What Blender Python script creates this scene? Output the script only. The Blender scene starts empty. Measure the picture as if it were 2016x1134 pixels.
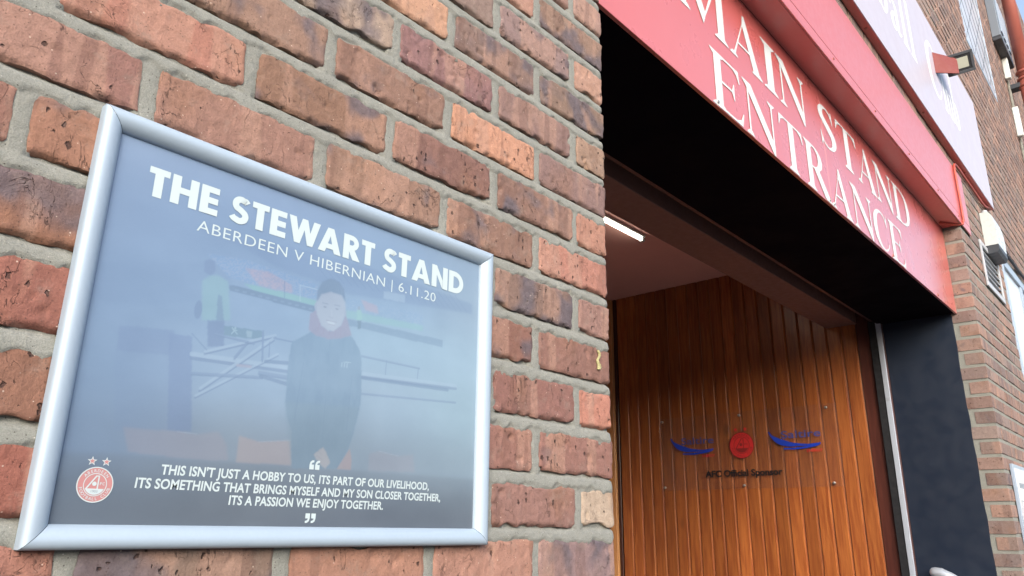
import bpy, math, random
import numpy as np
from mathutils import Matrix, Vector
random.seed(7); rng = np.random.default_rng(7)
C = bpy.context.scene.collection
scene = bpy.context.scene

# ------------------------------------------------------------------ camera
yaw, pitch, roll = 0.8429, 0.3084, 0.0121
CAM = np.array([-1.1741, -0.7927, 0.0507]); FPX = 1483.384
f = np.array([math.sin(yaw)*math.cos(pitch), math.cos(yaw)*math.cos(pitch), math.sin(pitch)])
r = np.cross(f, [0, 0, 1]); r /= np.linalg.norm(r); u = np.cross(r, f)
R = r*math.cos(roll)+u*math.sin(roll); U = -r*math.sin(roll)+u*math.cos(roll)
cd = bpy.data.cameras.new('camera'); cam = bpy.data.objects.new('camera', cd); C.objects.link(cam)
M = Matrix(((R[0], U[0], -f[0], CAM[0]), (R[1], U[1], -f[1], CAM[1]), (R[2], U[2], -f[2], CAM[2]), (0, 0, 0, 1)))
cam.matrix_world = M
cd.sensor_width = 36; cd.lens = FPX/2016*36; cd.clip_start = 0.02; cd.clip_end = 500
scene.camera = cam

def project(P):
    D = np.asarray(P, float)-CAM; d = D@f
    return np.stack([1008+FPX*(D@R)/d, 567-FPX*(D@U)/d, d], -1)

# ------------------------------------------------------------------ light
SUN_EL, SUN_AZ = math.radians(27), math.radians(222)     # azimuth: direction the light comes from, clockwise from +y
w = bpy.data.worlds.new('World'); scene.world = w; w.use_nodes = True
nt = w.node_tree; nt.nodes.clear()
wo = nt.nodes.new('ShaderNodeOutputWorld'); bg = nt.nodes.new('ShaderNodeBackground')
sky = nt.nodes.new('ShaderNodeTexSky'); sky.sky_type = 'NISHITA'; sky.sun_disc = False
sky.sun_elevation = SUN_EL; sky.sun_rotation = SUN_AZ; sky.air_density = 1.0; sky.dust_density = 3.0; sky.ozone_density = 1.0
hs = nt.nodes.new('ShaderNodeHueSaturation'); hs.inputs['Saturation'].default_value = 0.85
nt.links.new(sky.outputs[0], hs.inputs['Color']); nt.links.new(hs.outputs[0], bg.inputs[0])
bg.inputs[1].default_value = 0.15
nt.links.new(bg.outputs[0], wo.inputs[0])
sl = bpy.data.lights.new('sun', 'SUN'); so = bpy.data.objects.new('sun', sl); C.objects.link(so)
sl.energy = 0.68; sl.angle = math.radians(28); sl.color = (1, .98, .95)
sd = Vector((math.sin(SUN_AZ)*math.cos(SUN_EL), math.cos(SUN_AZ)*math.cos(SUN_EL), math.sin(SUN_EL)))
so.rotation_euler = sd.to_track_quat('Z', 'Y').to_euler()
scene.view_settings.view_transform = 'Standard'; scene.view_settings.look = 'None'
scene.view_settings.exposure = 1.38; scene.view_settings.gamma = 1
scene.view_settings.use_curve_mapping = False
scene.cycles.max_bounces = 8; scene.cycles.use_denoising = True

# ------------------------------------------------------------------ helpers
def lin(c):
    return tuple((v/255/12.92 if v/255 <= .04045 else ((v/255+.055)/1.055)**2.4) for v in c)

def tag(o, label=None, cat=None, group=None, kind=None):
    if label: o['label'] = label
    if cat: o['category'] = cat
    if group: o['group'] = group
    if kind: o['kind'] = kind
    return o

def thing(name, label, cat, loc=(0, 0, 0), group=None):
    o = bpy.data.objects.new(name, None); C.objects.link(o); o.location = loc; o.empty_display_size = .05
    return tag(o, label, cat, group)

def link(name, me, parent=None, mat=None):
    if mat is not None:
        me.materials.clear(); me.materials.append(mat)
    o = bpy.data.objects.new(name, me); C.objects.link(o)
    if parent is not None:
        o.parent = parent
        o.matrix_parent_inverse = Matrix.Translation(-Vector(world_loc(parent)))
    return o

def world_loc(o):
    v = Vector(o.location)
    if o.parent is not None:
        v = v + Vector(o.matrix_parent_inverse.translation) + Vector(world_loc(o.parent))
    return v

def mesh(name, V, F, smooth=False):
    me = bpy.data.meshes.new(name); me.from_pydata([tuple(v) for v in V], [], [tuple(q) for q in F])
    if smooth: me.polygons.foreach_set('use_smooth', [True]*len(me.polygons))
    me.update(); return me

class MB:
    def __init__(s): s.V = []; s.F = []
    def add(s, V, F):
        n = len(s.V); s.V += [tuple(v) for v in V]; s.F += [tuple(i+n for i in q) for q in F]; return s
    def box(s, x0, x1, y0, y1, z0, z1, b=0.0):
        if b <= 0:
            V = [(x, y, z) for x in (x0, x1) for y in (y0, y1) for z in (z0, z1)]
            return s.add(V, [(0, 1, 3, 2), (4, 6, 7, 5), (0, 4, 5, 1), (2, 3, 7, 6), (0, 2, 6, 4), (1, 5, 7, 3)])
        # chamfered box
        import itertools
        V = []; idx = {}
        for sx, sy, sz in itertools.product((0, 1), repeat=3):
            X = (x0, x1)[sx]; Y = (y0, y1)[sy]; Z = (z0, z1)[sz]
            bx = b if sx == 0 else -b; by = b if sy == 0 else -b; bz = b if sz == 0 else -b
            idx[(sx, sy, sz, 0)] = len(V); V.append((X, Y+by, Z+bz))
            idx[(sx, sy, sz, 1)] = len(V); V.append((X+bx, Y, Z+bz))
            idx[(sx, sy, sz, 2)] = len(V); V.append((X+bx, Y+by, Z))
        F = []
        c4 = [(0, 0), (1, 0), (1, 1), (0, 1)]
        for ax in range(3):
            for side in (0, 1):
                q = []
                for a, bb in c4:
                    k = [0, 0, 0]; k[ax] = side; k[(ax+1) % 3] = a; k[(ax+2) % 3] = bb
                    q.append(idx[(*k, ax)])
                F.append(q if side else q[::-1])
        for ax in range(3):
            a1, a2 = (ax+1) % 3, (ax+2) % 3
            for s1, s2 in itertools.product((0, 1), repeat=2):
                k0 = [0, 0, 0]; k0[ax] = 0; k0[a1] = s1; k0[a2] = s2; k1 = list(k0); k1[ax] = 1
                q = [idx[(*k0, a1)], idx[(*k1, a1)], idx[(*k1, a2)], idx[(*k0, a2)]]
                F.append(q if (s1 == s2) else q[::-1])
        for k in itertools.product((0, 1), repeat=3):
            q = [idx[(*k, 0)], idx[(*k, 1)], idx[(*k, 2)]]
            F.append(q if sum(k) % 2 == 1 else q[::-1])
        return s.add(V, F)
    def tube(s, pts, rad, n=12, caps=True):
        pts = [np.array(p, float) for p in pts]; rings = []
        rad = rad if hasattr(rad, '__len__') else [rad]*len(pts)
        up = None
        for i, p in enumerate(pts):
            t = (pts[min(i+1, len(pts)-1)]-pts[max(i-1, 0)]); t /= np.linalg.norm(t)
            if up is None:
                a = np.array([0, 0, 1.]) if abs(t[2]) < .9 else np.array([1., 0, 0])
            else: a = up
            b1 = a-t*(a@t); b1 /= np.linalg.norm(b1); up = b1; b2 = np.cross(t, b1)
            rings.append([p+rad[i]*(math.cos(2*math.pi*k/n)*b1+math.sin(2*math.pi*k/n)*b2) for k in range(n)])
        V = [v for q in rings for v in q]; F = []
        for i in range(len(pts)-1):
            for k in range(n):
                F.append((i*n+k, i*n+(k+1) % n, (i+1)*n+(k+1) % n, (i+1)*n+k))
        if caps: F += [tuple(range(n-1, -1, -1)), tuple((len(pts)-1)*n+k for k in range(n))]
        return s.add(V, F)
    def build(s, name, mat, parent=None, smooth=False):
        me = mesh(name, s.V, s.F, smooth)
        return link(name, me, parent, mat)

# ------------------------------------------------------------------ numpy noise
def _h(ix, iy, iz, s):
    n = (ix*374761393 + iy*668265263 + iz*2147483647 + s*974634777) & 0xffffffff
    n = ((n ^ (n >> 13))*1274126177) & 0xffffffff
    n = ((n ^ (n >> 16))*2246822519) & 0xffffffff
    return ((n ^ (n >> 15)) & 0xffff)/32767.5-1
def vn(x, y, z=0., s=0):
    x, y, z = np.broadcast_arrays(np.asarray(x, float), np.asarray(y, float), np.asarray(z, float))
    ix, iy, iz = [np.floor(a).astype(np.int64) for a in (x, y, z)]
    fx, fy, fz = x-ix, y-iy, z-iz
    fx, fy, fz = [a*a*(3-2*a) for a in (fx, fy, fz)]
    o = 0
    for dx in (0, 1):
        for dy in (0, 1):
            for dz in (0, 1):
                o = o+_h(ix+dx, iy+dy, iz+dz, s)*(fx if dx else 1-fx)*(fy if dy else 1-fy)*(fz if dz else 1-fz)
    return o
def fb(x, y, z=0., s=0, o=3):
    return sum(vn(x*2**k, y*2**k, z*2**k, s+k)*.5**k for k in range(o))

# ------------------------------------------------------------------ materials
class NT:
    def __init__(s, name):
        s.m = bpy.data.materials.new(name); s.m.use_nodes = True; s.t = s.m.node_tree; s.t.nodes.clear()
        s.out = s.n('OutputMaterial'); s.b = s.n('BsdfPrincipled'); s.l(s.b.outputs[0], s.out.inputs[0])
        s.tc = s.n('TexCoord')
    def n(s, k, **kw):
        q = s.t.nodes.new('ShaderNode'+k)
        for a, b in kw.items(): setattr(q, a, b)
        return q
    def l(s, a, b): s.t.links.new(a, b)
    def setv(s, sock, v):
        if isinstance(v, bpy.types.NodeSocket): s.l(v, sock)
        else: sock.default_value = v if not (isinstance(v, tuple) and len(v) == 3 and sock.type == 'RGBA') else (*v, 1)
    def math(s, op, a, b=0., c=0., clamp=False):
        q = s.n('Math', operation=op); q.use_clamp = clamp
        for i, v in enumerate((a, b, c)): s.setv(q.inputs[i], v)
        return q.outputs[0]
    def map(s, v, scale=(1, 1, 1), loc=None):
        q = s.n('Mapping'); s.l(v, q.inputs[0]); q.inputs['Scale'].default_value = scale
        if loc is not None: s.setv(q.inputs['Location'], loc)
        return q.outputs[0]
    def noise(s, v, sc, d=3, r=.55, dist=0.):
        q = s.n('TexNoise'); s.l(v, q.inputs['Vector']); q.inputs['Scale'].default_value = sc
        q.inputs['Detail'].default_value = d; q.inputs['Roughness'].default_value = r; q.inputs['Distortion'].default_value = dist
        return q.outputs['Fac']
    def voro(s, v, sc, rand=1.):
        q = s.n('TexVoronoi'); s.l(v, q.inputs['Vector']); q.inputs['Scale'].default_value = sc; q.inputs['Randomness'].default_value = rand
        return q.outputs['Distance'], q.outputs['Color']
    def ramp(s, v, a, b, c=0., d=1.):
        q = s.n('MapRange'); q.interpolation_type = 'SMOOTHSTEP'
        s.l(v, q.inputs[0])
        for i, k in enumerate((a, b, c, d)): s.setv(q.inputs[i+1], k)
        return q.outputs[0]
    def mix(s, f_, a, b, mode='MIX'):
        q = s.n('Mix', data_type='RGBA', blend_type=mode); s.setv(q.inputs[0], f_); s.setv(q.inputs[6], a); s.setv(q.inputs[7], b)
        return q.outputs[2]
    def bump(s, h, dist, strength=1., prev=None):
        q = s.n('Bump'); s.l(h, q.inputs['Height']); q.inputs['Distance'].default_value = dist; q.inputs['Strength'].default_value = strength
        if prev is not None: s.l(prev, q.inputs['Normal'])
        return q.outputs[0]
    def set(s, **kw):
        for k, v in kw.items():
            s.setv(s.b.inputs[k.replace('_', ' ')], v)
        return s

def brick_mat(name, src):
    t = NT(name)
    oi = t.n('ObjectInfo')
    if src == 'object':
        col = oi.outputs['Color']; al = oi.outputs['Alpha']
        rnd = t.math('MULTIPLY', oi.outputs['Random'], 37.)
        cx = t.n('CombineXYZ'); t.l(rnd, cx.inputs[0]); t.l(rnd, cx.inputs[2]); t.l(rnd, cx.inputs[1])
        P = t.map(t.tc.outputs['Object'], loc=cx.outputs[0])
    else:
        at = t.n('Attribute', attribute_name='tone'); col = at.outputs['Color']; al = at.outputs['Alpha']
        P = t.tc.outputs['Object']
    # vertical kiln bands
    band = t.noise(t.map(P, (1, .3, .13)), 17., 1, .4)
    c = t.mix(t.ramp(band, .55, .60, 0, .48), col, (.36, .22, .165))
    band2 = t.noise(t.map(P, (1, .3, .09)), 26., 2, .5)
    c = t.mix(t.ramp(band2, .58, .62, 0, .55), c, t.mix(.5, col, (.10, .05, .04)))
    # burnt blue-grey patches
    bl = t.noise(P, 14., 2, .5, .3)
    thr = t.math('SUBTRACT', .71, t.math('MULTIPLY', al, .33))
    blf = t.ramp(t.math('SUBTRACT', bl, thr), 0., .17, 0., .85)
    bcol = t.mix(t.noise(P, 60., 2), (.085, .065, .070), (.125, .115, .140))
    c = t.mix(blf, c, bcol)
    # ochre tinge
    oc = t.noise(P, 8., 2)
    c = t.mix(t.ramp(oc, .52, .75, 0, .30), c, (.26, .13, .065))
    # mottling and grain
    mo = t.noise(P, 70., 5, .75)
    c = t.mix(1., c, t.mix(mo, (.60, .575, .56), (1.34, 1.35, 1.38)), 'MULTIPLY')
    gr = t.noise(P, 420., 3, .7)
    c = t.mix(1., c, t.mix(gr, (.68, .67, .66), (1.29, 1.29, 1.29)), 'MULTIPLY')
    # specks, and pits with their shade painted into the colour
    Pd = t.n('VectorMath', operation='ADD'); t.l(t.map(P, (1, 1, .7)), Pd.inputs[0]); nz_ = t.n('TexNoise'); t.l(P, nz_.inputs['Vector']); nz_.inputs['Scale'].default_value = 160.; vs_ = t.n('VectorMath', operation='SCALE'); t.l(nz_.outputs['Color'], vs_.inputs[0]); vs_.inputs['Scale'].default_value = .007; t.l(vs_.outputs[0], Pd.inputs[1])
    d1, c1 = t.voro(Pd.outputs[0], 120.)
    sep = t.n('SeparateColor'); t.l(c1, sep.inputs[0])
    keep = t.math('GREATER_THAN', sep.outputs[0], .72)
    rad = t.math('MULTIPLY', t.math('POWER', sep.outputs[1], 2.), .34)
    pit = t.math('MULTIPLY', keep, t.ramp(t.math('SUBTRACT', rad, t.math('ADD', d1, t.math('MULTIPLY', t.noise(P, 300., 2), .12))), -.12, .05))
    c = t.mix(t.math('MULTIPLY', pit, .85), c, (.045, .022, .018))
    d2, c2 = t.voro(P, 330.)
    sep2 = t.n('SeparateColor'); t.l(c2, sep2.inputs[0])
    sp = t.math('MULTIPLY', t.math('GREATER_THAN', sep2.outputs[2], .86), t.ramp(d2, .32, .18))
    c = t.mix(t.math('MULTIPLY', sp, .65), c, (.06, .035, .03))
    lt = t.math('MULTIPLY', t.math('LESS_THAN', sep2.outputs[2], .012), t.ramp(d2, .35, .2))
    c = t.mix(t.math('MULTIPLY', lt, .6), c, (.6, .5, .42))
    # bumps
    drag = t.noise(t.map(P, (1.6, 1, .35)), 90., 3, .6)
    n1 = t.bump(mo, .0022, .8); n2 = t.bump(drag, .0014, .6, n1); n3 = t.bump(gr, .0008, .9, n2)
    n4 = t.bump(t.math('SUBTRACT', 1., pit), .0035, .9, n3)
    cr = t.noise(t.map(P, (1, 1, .5)), 22., 5, .6, .8)
    crk = t.math('MULTIPLY', t.ramp(t.math('ABSOLUTE', t.math('SUBTRACT', cr, .5)), .006, .0, 0, 1), t.ramp(t.noise(P, 16., 1), .50, .60))
    du = t.noise(P, 30., 5, .75); c = t.mix(t.ramp(du, .52, .72, 0, .38), c, (.24, .19, .16))
    c = t.mix(t.math('MULTIPLY', crk, .6), c, (.06, .03, .025))
    n5 = t.bump(t.math('SUBTRACT', 1., crk), .0015, .9, n4)
    t.set(Base_Color=c, Roughness=.82, Normal=n5, Specular_IOR_Level=.35)
    return t.m

def mortar_mat(name='mortar'):
    t = NT(name); P = t.tc.outputs['Object']
    g = t.noise(P, 700., 3, .75); m_ = t.noise(P, 18., 4, .6); m2 = t.noise(P, 130., 3, .6)
    c = t.mix(m_, (.20, .205, .185), (.285, .29, .27))
    c = t.mix(1., c, t.mix(g, (.40, .40, .39), (1.6, 1.6, 1.58)), 'MULTIPLY')
    c = t.mix(t.ramp(m2, .55, .75, 0, .35), c, (.17, .155, .13))
    d, cc = t.voro(P, 420.); sp = t.n('SeparateColor'); t.l(cc, sp.inputs[0])
    c = t.mix(t.math('MULTIPLY', t.math('GREATER_THAN', sp.outputs[0], .975), t.ramp(d, .35, .2)), c, (.42, .41, .38))
    c = t.mix(t.math('MULTIPLY', t.math('LESS_THAN', sp.outputs[0], .03), t.ramp(d, .4, .2)), c, (.07, .065, .055))
    n = t.bump(g, .0012, 1.); n = t.bump(m2, .0018, .6, n)
    t.set(Base_Color=c, Roughness=.95, Normal=n, Specular_IOR_Level=.2)
    return t.m

def paint(name, col, rough=.4, coat=0., var=.06, bumpd=.0004, scale=30., metallic=0., spec=.5, dirt=None, aniso=None):
    t = NT(name); P = t.tc.outputs['Object']
    n = t.noise(P, scale, 4, .6); n2 = t.noise(P, scale*.12, 3, .6)
    k0 = tuple(v*(1-var) for v in col); k1 = tuple(v*(1+var) for v in col)
    c = t.mix(n2, k0, k1)
    if dirt:
        dn = t.noise(P, 9., 5, .7); c = t.mix(t.ramp(dn, .58, .74, 0, dirt[1]), c, dirt[0])
    rr = t.ramp(n, .3, .7, rough*.85, min(1, rough*1.15))
    t.set(Base_Color=c, Roughness=rr, Metallic=metallic, Specular_IOR_Level=spec, Normal=t.bump(n2, bumpd, .35))
    if coat: t.set(Coat_Weight=coat, Coat_Roughness=.28)
    return t.m

def wood_mat(name, c0, c1, rough=.38):
    t = NT(name); oi = t.n('ObjectInfo')
    rnd = t.math('MULTIPLY', oi.outputs['Random'], 23.)
    cx = t.n('CombineXYZ'); t.l(rnd, cx.inputs[0]); t.l(rnd, cx.inputs[1]); t.l(rnd, cx.inputs[2])
    P = t.map(t.tc.outputs['Object'], loc=cx.outputs[0])
    g = t.noise(t.map(P, (1, 1, .07)), 55., 4, .6, .6); g2 = t.noise(t.map(P, (1, 1, .02)), 300., 3, .6)
    big = t.noise(t.map(P, (1, 1, .35)), 3.5, 3, .55)
    c = t.mix(t.ramp(g, .3, .7), c0, c1)
    c = t.mix(t.ramp(g2, .35, .75, 0, .3), c, tuple(v*.45 for v in c0))
    c = t.mix(1., c, t.mix(big, (.68, .62, .58), (1.3, 1.25, 1.2)), 'MULTIPLY')
    rb = t.n('MapRange'); t.l(oi.outputs['Random'], rb.inputs[0]); rb.inputs[3].default_value = .78; rb.inputs[4].default_value = 1.22
    cc = t.n('CombineColor'); [t.l(rb.outputs[0], cc.inputs[i]) for i in range(3)]
    c = t.mix(1., c, cc.outputs[0], 'MULTIPLY')
    d, k = t.voro(t.map(P, (1, 1, .45)), 3.2); kn = t.ramp(d, .10, .03)
    c = t.mix(t.math('MULTIPLY', kn, .6), c, (.07, .02, .008))
    t.set(Base_Color=c, Roughness=rough, Normal=t.bump(g, .0006, .5), Coat_Weight=.25, Coat_Roughness=.2)
    return t.m

def emis(name, col, s):
    t = NT(name); t.set(Base_Color=(.8, .8, .8), Emission_Color=col, Emission_Strength=s); return t.m

m_brick = brick_mat('fired_clay', 'object'); m_brick2 = brick_mat('fired_clay_far', 'attr')
m_mortar = mortar_mat()
RED = (.55, .042, .05)
m_red = paint('gloss_red_paint', (.54, .120, .108), .38, .6, .05, .00004, 40., dirt=((.38, .06, .055), .2))
m_redsign = paint('red_sign_enamel', (.54, .115, .105), .30, 1., .03, .00002, 8.)
m_white = paint('white_vinyl', (.58, .62, .62), .4, 0, .02)
m_signwhite = paint('lavender_white_panel', (.47, .44, .505), .40, .25, .02, .00002, 10.)
m_black = paint('black_wall_paint', (.007, .014, .030), .45, 0, .08, .00005, 12., dirt=((.011, .019, .036), .2))
m_soffit = paint('black_soffit_paint', (.0060, .0050, .0078), .7, 0, .03, .0, 4., spec=.02)
m_alu = paint('satin_aluminium', (.36, .445, .53), .55, 0, .02, .00005, 200., metallic=.25)
m_rail = paint('galvanised_steel', (.50, .55, .62), .45, 0, .08, .0003, 60., metallic=.5, dirt=((.15, .14, .12), .4))
m_brown = paint('brown_gloss_paint', (.095, .045, .040), .5, 0, .15, .0005, 40., dirt=((.05, .03, .03), .6))
m_brown2 = paint('brown_header_paint', (.20, .105, .090), .5, 0, .08, .0004, 30.)
m_ceil = paint('pink_brown_ceiling_paint', (.82, .46, .40), .8, 0, .04, .0004, 60.)
m_dark = paint('dark_cavity', (.006, .007, .010), .8, 0, .1)
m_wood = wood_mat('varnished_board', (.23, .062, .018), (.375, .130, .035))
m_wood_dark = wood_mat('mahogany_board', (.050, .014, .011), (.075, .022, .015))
m_wood_tan = wood_mat('tan_timber', (.45, .22, .08), (.62, .34, .15))
m_grey = paint('grey_plastic', (.42, .44, .47), .45, 0, .05)
m_charcoal = paint('charcoal_casting', (.035, .040, .050), .5, 0, .1)
m_frame = paint('blue_white_window_frame', (.30, .37, .46), .35, 0, .03)
m_pipe = paint('red_oxide_pipe_paint', (.30, .085, .065), .4, .1, .15, .0006, 50., dirt=((.12, .06, .05), .6))
m_cable = paint('red_painted_cable', (.40, .07, .045), .45, 0, .1)
m_concrete = paint('grey_paving', (.10, .098, .095), .9, 0, .2, .002, 30.)
m_asphalt = paint('asphalt', (.05, .05, .05), .9, 0, .2, .002, 60.)
m_granite = paint('grey_granite', (.26, .26, .27), .9, 0, .2, .002, 10.)
m_screw = paint('steel_screw', (.38, .36, .34), .5, 0, .05, metallic=.9)
m_opal = paint('opal_plastic', (.52, .56, .56), .3, .2, .02)
t = NT('window_glass'); t.set(Base_Color=(.55, .60, .66), Metallic=.7, Roughness=.03, Specular_IOR_Level=1.0, Coat_Weight=1., Coat_Roughness=.02); m_glass = t.m
m_skypane = paint('sky_painted_pane', (.60, .68, .74), .15, .5, .02, .0001, 8.)  # opaque panes, white sky reflection painted as their base colour
t = NT('clear_acrylic'); tr = t.n('BsdfTransparent'); tr.inputs[0].default_value = (.99, .99, .99, 1); gl = t.n('BsdfGlossy'); gl.inputs['Roughness'].default_value = .05
df = t.n('BsdfDiffuse'); df.inputs[0].default_value = (.5, .35, .3, 1)
fr = t.n('Fresnel'); fr.inputs[0].default_value = 1.45; mx = t.n('MixShader'); mx.inputs[0].default_value = .05; t.l(tr.outputs[0], mx.inputs[1]); t.l(gl.outputs[0], mx.inputs[2])
mx2 = t.n('MixShader'); mx2.inputs[0].default_value = .02; t.l(mx.outputs[0], mx2.inputs[1]); t.l(df.outputs[0], mx2.inputs[2])
t.l(mx2.outputs[0], t.out.inputs[0]); m_acrylic = t.m
t = NT('poster_print'); at = t.n('Attribute', attribute_name='ink'); t.set(Base_Color=at.outputs['Color'], Roughness=.35, Coat_Weight=.6, Coat_Roughness=.12); m_print = t.m
def ink(name, c, rough=.4): return paint(name, c, rough, .2, .01, .00001)
m_inkw = ink('white_ink', (.45, .53, .55)); m_inkpink = ink('pale_red_ink', (.42, .19, .19)); m_inkgrey = ink('grey_ink', (.24, .28, .33))
m_blue = ink('blue_vinyl', (.012, .045, .42)); m_blue2 = ink('pale_blue_vinyl', (.06, .07, .26)); m_red3 = ink('red_vinyl', (.55, .03, .03)); m_blk = ink('black_vinyl', (.012, .012, .015))

# ------------------------------------------------------------------ ground and street (setting)
GZ = -1.55
o = MB().box(-60, 60, -2.6, 0.0, GZ-.3, GZ).build('pavement', m_concrete); tag(o, kind='structure')
o = MB().box(-60, 60, -60, -2.6, GZ-.4, GZ-.12).build('road', m_asphalt); tag(o, kind='structure')
o = MB().box(-200, 200, -200, 200, GZ-.6, GZ-.41).build('ground', m_concrete); tag(o, kind='structure')
o = MB().box(0.0, 3.83, 0.0, 2.7, GZ-.3, GZ+.004).build('floor', m_asphalt); tag(o, kind='structure')

for i, (xa, xb, h) in enumerate(((-44, -30, 2.0), (-29.9, -15, 1.6), (-14.9, -2, 2.1), (-1.9, 12, 1.8), (12.1, 27, 2.3), (27.1, 44, 2.0))):  # unseen houses, added to keep low sky light off the panelling
    bt = thing('added_house', 'unseen grey granite house added across the street to block low sky, '+('first', 'second', 'third', 'fourth', 'fifth', 'sixth')[i]+' along the row', 'house', ((xa+xb)/2, -16, GZ), 'added granite houses across the street')
    MB().box(xa, xb, -24, -16, GZ-.1, h).build('house_wall', m_granite, bt)
    mb = MB(); mb.add([(xa, -24.2, h+.01), (xa, -15.8, h+.01), (xa, -20, h+1.6), (xb, -24.2, h+.01), (xb, -15.8, h+.01), (xb, -20, h+1.6)], [(0, 2, 1), (3, 4, 5), (1, 2, 5, 4), (0, 3, 5, 2), (0, 1, 4, 3)]); mb.build('roof', m_asphalt, bt)
    for k in range(int((xb-xa)/3)):
        for zc_ in (-.1, 1.9):
            if zc_+.6 < h: MB().box(xa+1+k*3, xa+2.1+k*3, -15.99, -15.93, zc_-.7, zc_+.7).build('window', m_glass, bt)
# ------------------------------------------------------------------ brick wall
g = .0853; W = 3.83; JX = .0175; JZ = .0190
TONE = {}
def T(c, lst):
    for k, v in enumerate(lst): TONE[(c, k)] = v
T(-2, [(175, 110, 90, 0), (165, 105, 90, .2), (185, 110, 85, 0)])
T(-1, [(170, 105, 90, .2), (185, 112, 88, 0), (165, 105, 90, .4)])
T(0, [(168, 122, 118, .8), (200, 128, 100, 0), (196, 124, 92, .05), (152, 112, 92, .75), (188, 110, 86, 0), (170, 100, 78, 0)])
T(1, [(212, 170, 138, 0), (178, 115, 98, .1), (170, 105, 90, .2), (180, 112, 90, 0), (172, 86, 62, 0), (175, 84, 62, 0)])
T(2, [(172, 106, 88, .1), (182, 112, 92, 0), (170, 100, 80, .1), (165, 100, 80, .3), (166, 100, 70, .15), (165, 96, 66, .1)])
T(3, [(216, 124, 92, 0), (172, 104, 88, 0), (166, 104, 84, .3), (175, 108, 86, 0), (174, 92, 70, 0), (176, 96, 74, 0)])
T(4, [(172, 108, 88, .25), (162, 98, 78, .5), (170, 100, 80, .2), (166, 104, 84, .3), (176, 106, 70, .75), (172, 100, 66, .3)])
T(5, [(180, 120, 102, .05), (158, 112, 94, .8), (172, 104, 84, .3), (178, 112, 88, 0), (182, 112, 78, .6), (170, 96, 76, .1)])
T(6, [(208, 122, 94, 0), (168, 112, 88, .55), (170, 116, 90, .5), (178, 116, 94, .25), (174, 108, 92, .05), (172, 100, 78, 0)])
T(7, [(206, 128, 96, 0), (164, 110, 90, .65), (156, 98, 82, 0), (164, 108, 78, .75), (202, 118, 90, 0), (182, 112, 88, .1)])
T(8, [(166, 116, 106, .25), (226, 142, 98, 0), (170, 114, 90, .45), (176, 122, 96, .6), (178, 110, 90, .1)])
T(9, [(192, 138, 106, 0), (164, 114, 102, .1), (168, 108, 104, .15), (188, 148, 124, .9), (176, 108, 86, .1)])
T(10, [(164, 118, 94, .95), (160, 114, 98, .85), (224, 150, 106, 0), (178, 114, 92, .2)])
T(11, [(208, 142, 112, 0), (172, 126, 118, .5), (166, 124, 108, .3), (182, 112, 90, 0)])
T(12, [(172, 122, 96, .85), (206, 132, 104, 0), (170, 110, 90, .3)])
T(13, [(196, 138, 118, 0), (178, 120, 100, .2), (200, 128, 98, 0)])
T(14, [(170, 116, 100, .5), (190, 120, 95, 0)])
PAL = [(176, 112, 90, .1), (165, 105, 88, .35), (190, 118, 90, 0), (160, 108, 92, .6), (205, 128, 95, 0), (172, 104, 82, .1), (168, 112, 98, .4), (182, 120, 98, .2), (158, 98, 80, .2)]
PALF = [(182, 128, 108, .1), (172, 122, 108, .3), (196, 130, 104, 0), (166, 120, 108, .5), (206, 136, 106, 0), (178, 118, 98, .1), (170, 126, 116, .3), (188, 138, 120, .2)]  # far bricks paler and mauver, grazing sheen put into their tone

HOLES = [(4.40, 4.91, 1.64, 1.865), (5.19, 7.70, .45, 2.055), (5.745, 7.13, 4.235, 5.86)]
bricks = []       # x0,x1,z0,z1,depth,course,k,side
def courses(zlo, zhi):
    return range(math.ceil(zlo/g), math.floor(zhi/g)+1)
# left of the doorway: measured back from the corner x=0
for c in courses(GZ+.02, 9):
    even = c % 2 == 0
    x = 0.0; k = 0
    z0, z1 = c*g-g/2+JZ/2, c*g+g/2-JZ/2
    if z0 > 1.83: break
    while x > -7:
        L = .1075 if (k == 0 and not even) else .225
        if k == 0: L = .2195 if even else .107
        bricks.append([x-L+JX/2 + (0 if k else 0), x-(JX/2 if k else 0), z0, z1, (.215 if (k == 0 and not even) else .1), c, k, 'L'])
        x -= L; k += 1
# right of the doorway and above the lintel
for c in courses(GZ+.02, 9):
    even = c % 2 == 0
    z0, z1 = c*g-g/2+JZ/2, c*g+g/2-JZ/2
    if z1 < 1.86:
        x = W; k = 0
        while x < 14:
            L = .225
            if k == 0: L = .2195 if even else .107
            bricks.append([x+(JX/2 if k else 0), x+L-JX/2, z0, z1, (.215 if (k == 0 and not even) else .1), c, k, 'R'])
            x += L; k += 1
    else:
        x = -7+(.1125 if even else 0)
        while x < 14:
            bricks.append([x+JX/2, x+.225-JX/2, z0, z1, .1, c, 5, 'U']); x += .225
LINT = (-.25, 4.08, 1.85, 2.255)
def clip(b):
    x0, x1, z0, z1 = b[:4]
    for hx0, hx1, hz0, hz1 in HOLES+[LINT]:
        if x1 > hx0 and x0 < hx1 and z1 > hz0 and z0 < hz1:
            if min(z1, hz1)-max(z0, hz0) < .012:
                if z0 < hz0: z1 = min(z1, hz0)
                else: z0 = max(z0, hz1)
                continue
            if x0 >= hx0-.01 and x1 <= hx1+.01: return None
            if x0 < hx0: x1 = hx0
            elif x1 > hx1: x0 = hx1
    if x1-x0 < .02 or z1-z0 < .01: return None
    return [x0, x1, z0, z1]+b[4:]
bricks = [q for q in map(clip, bricks) if q]

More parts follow.
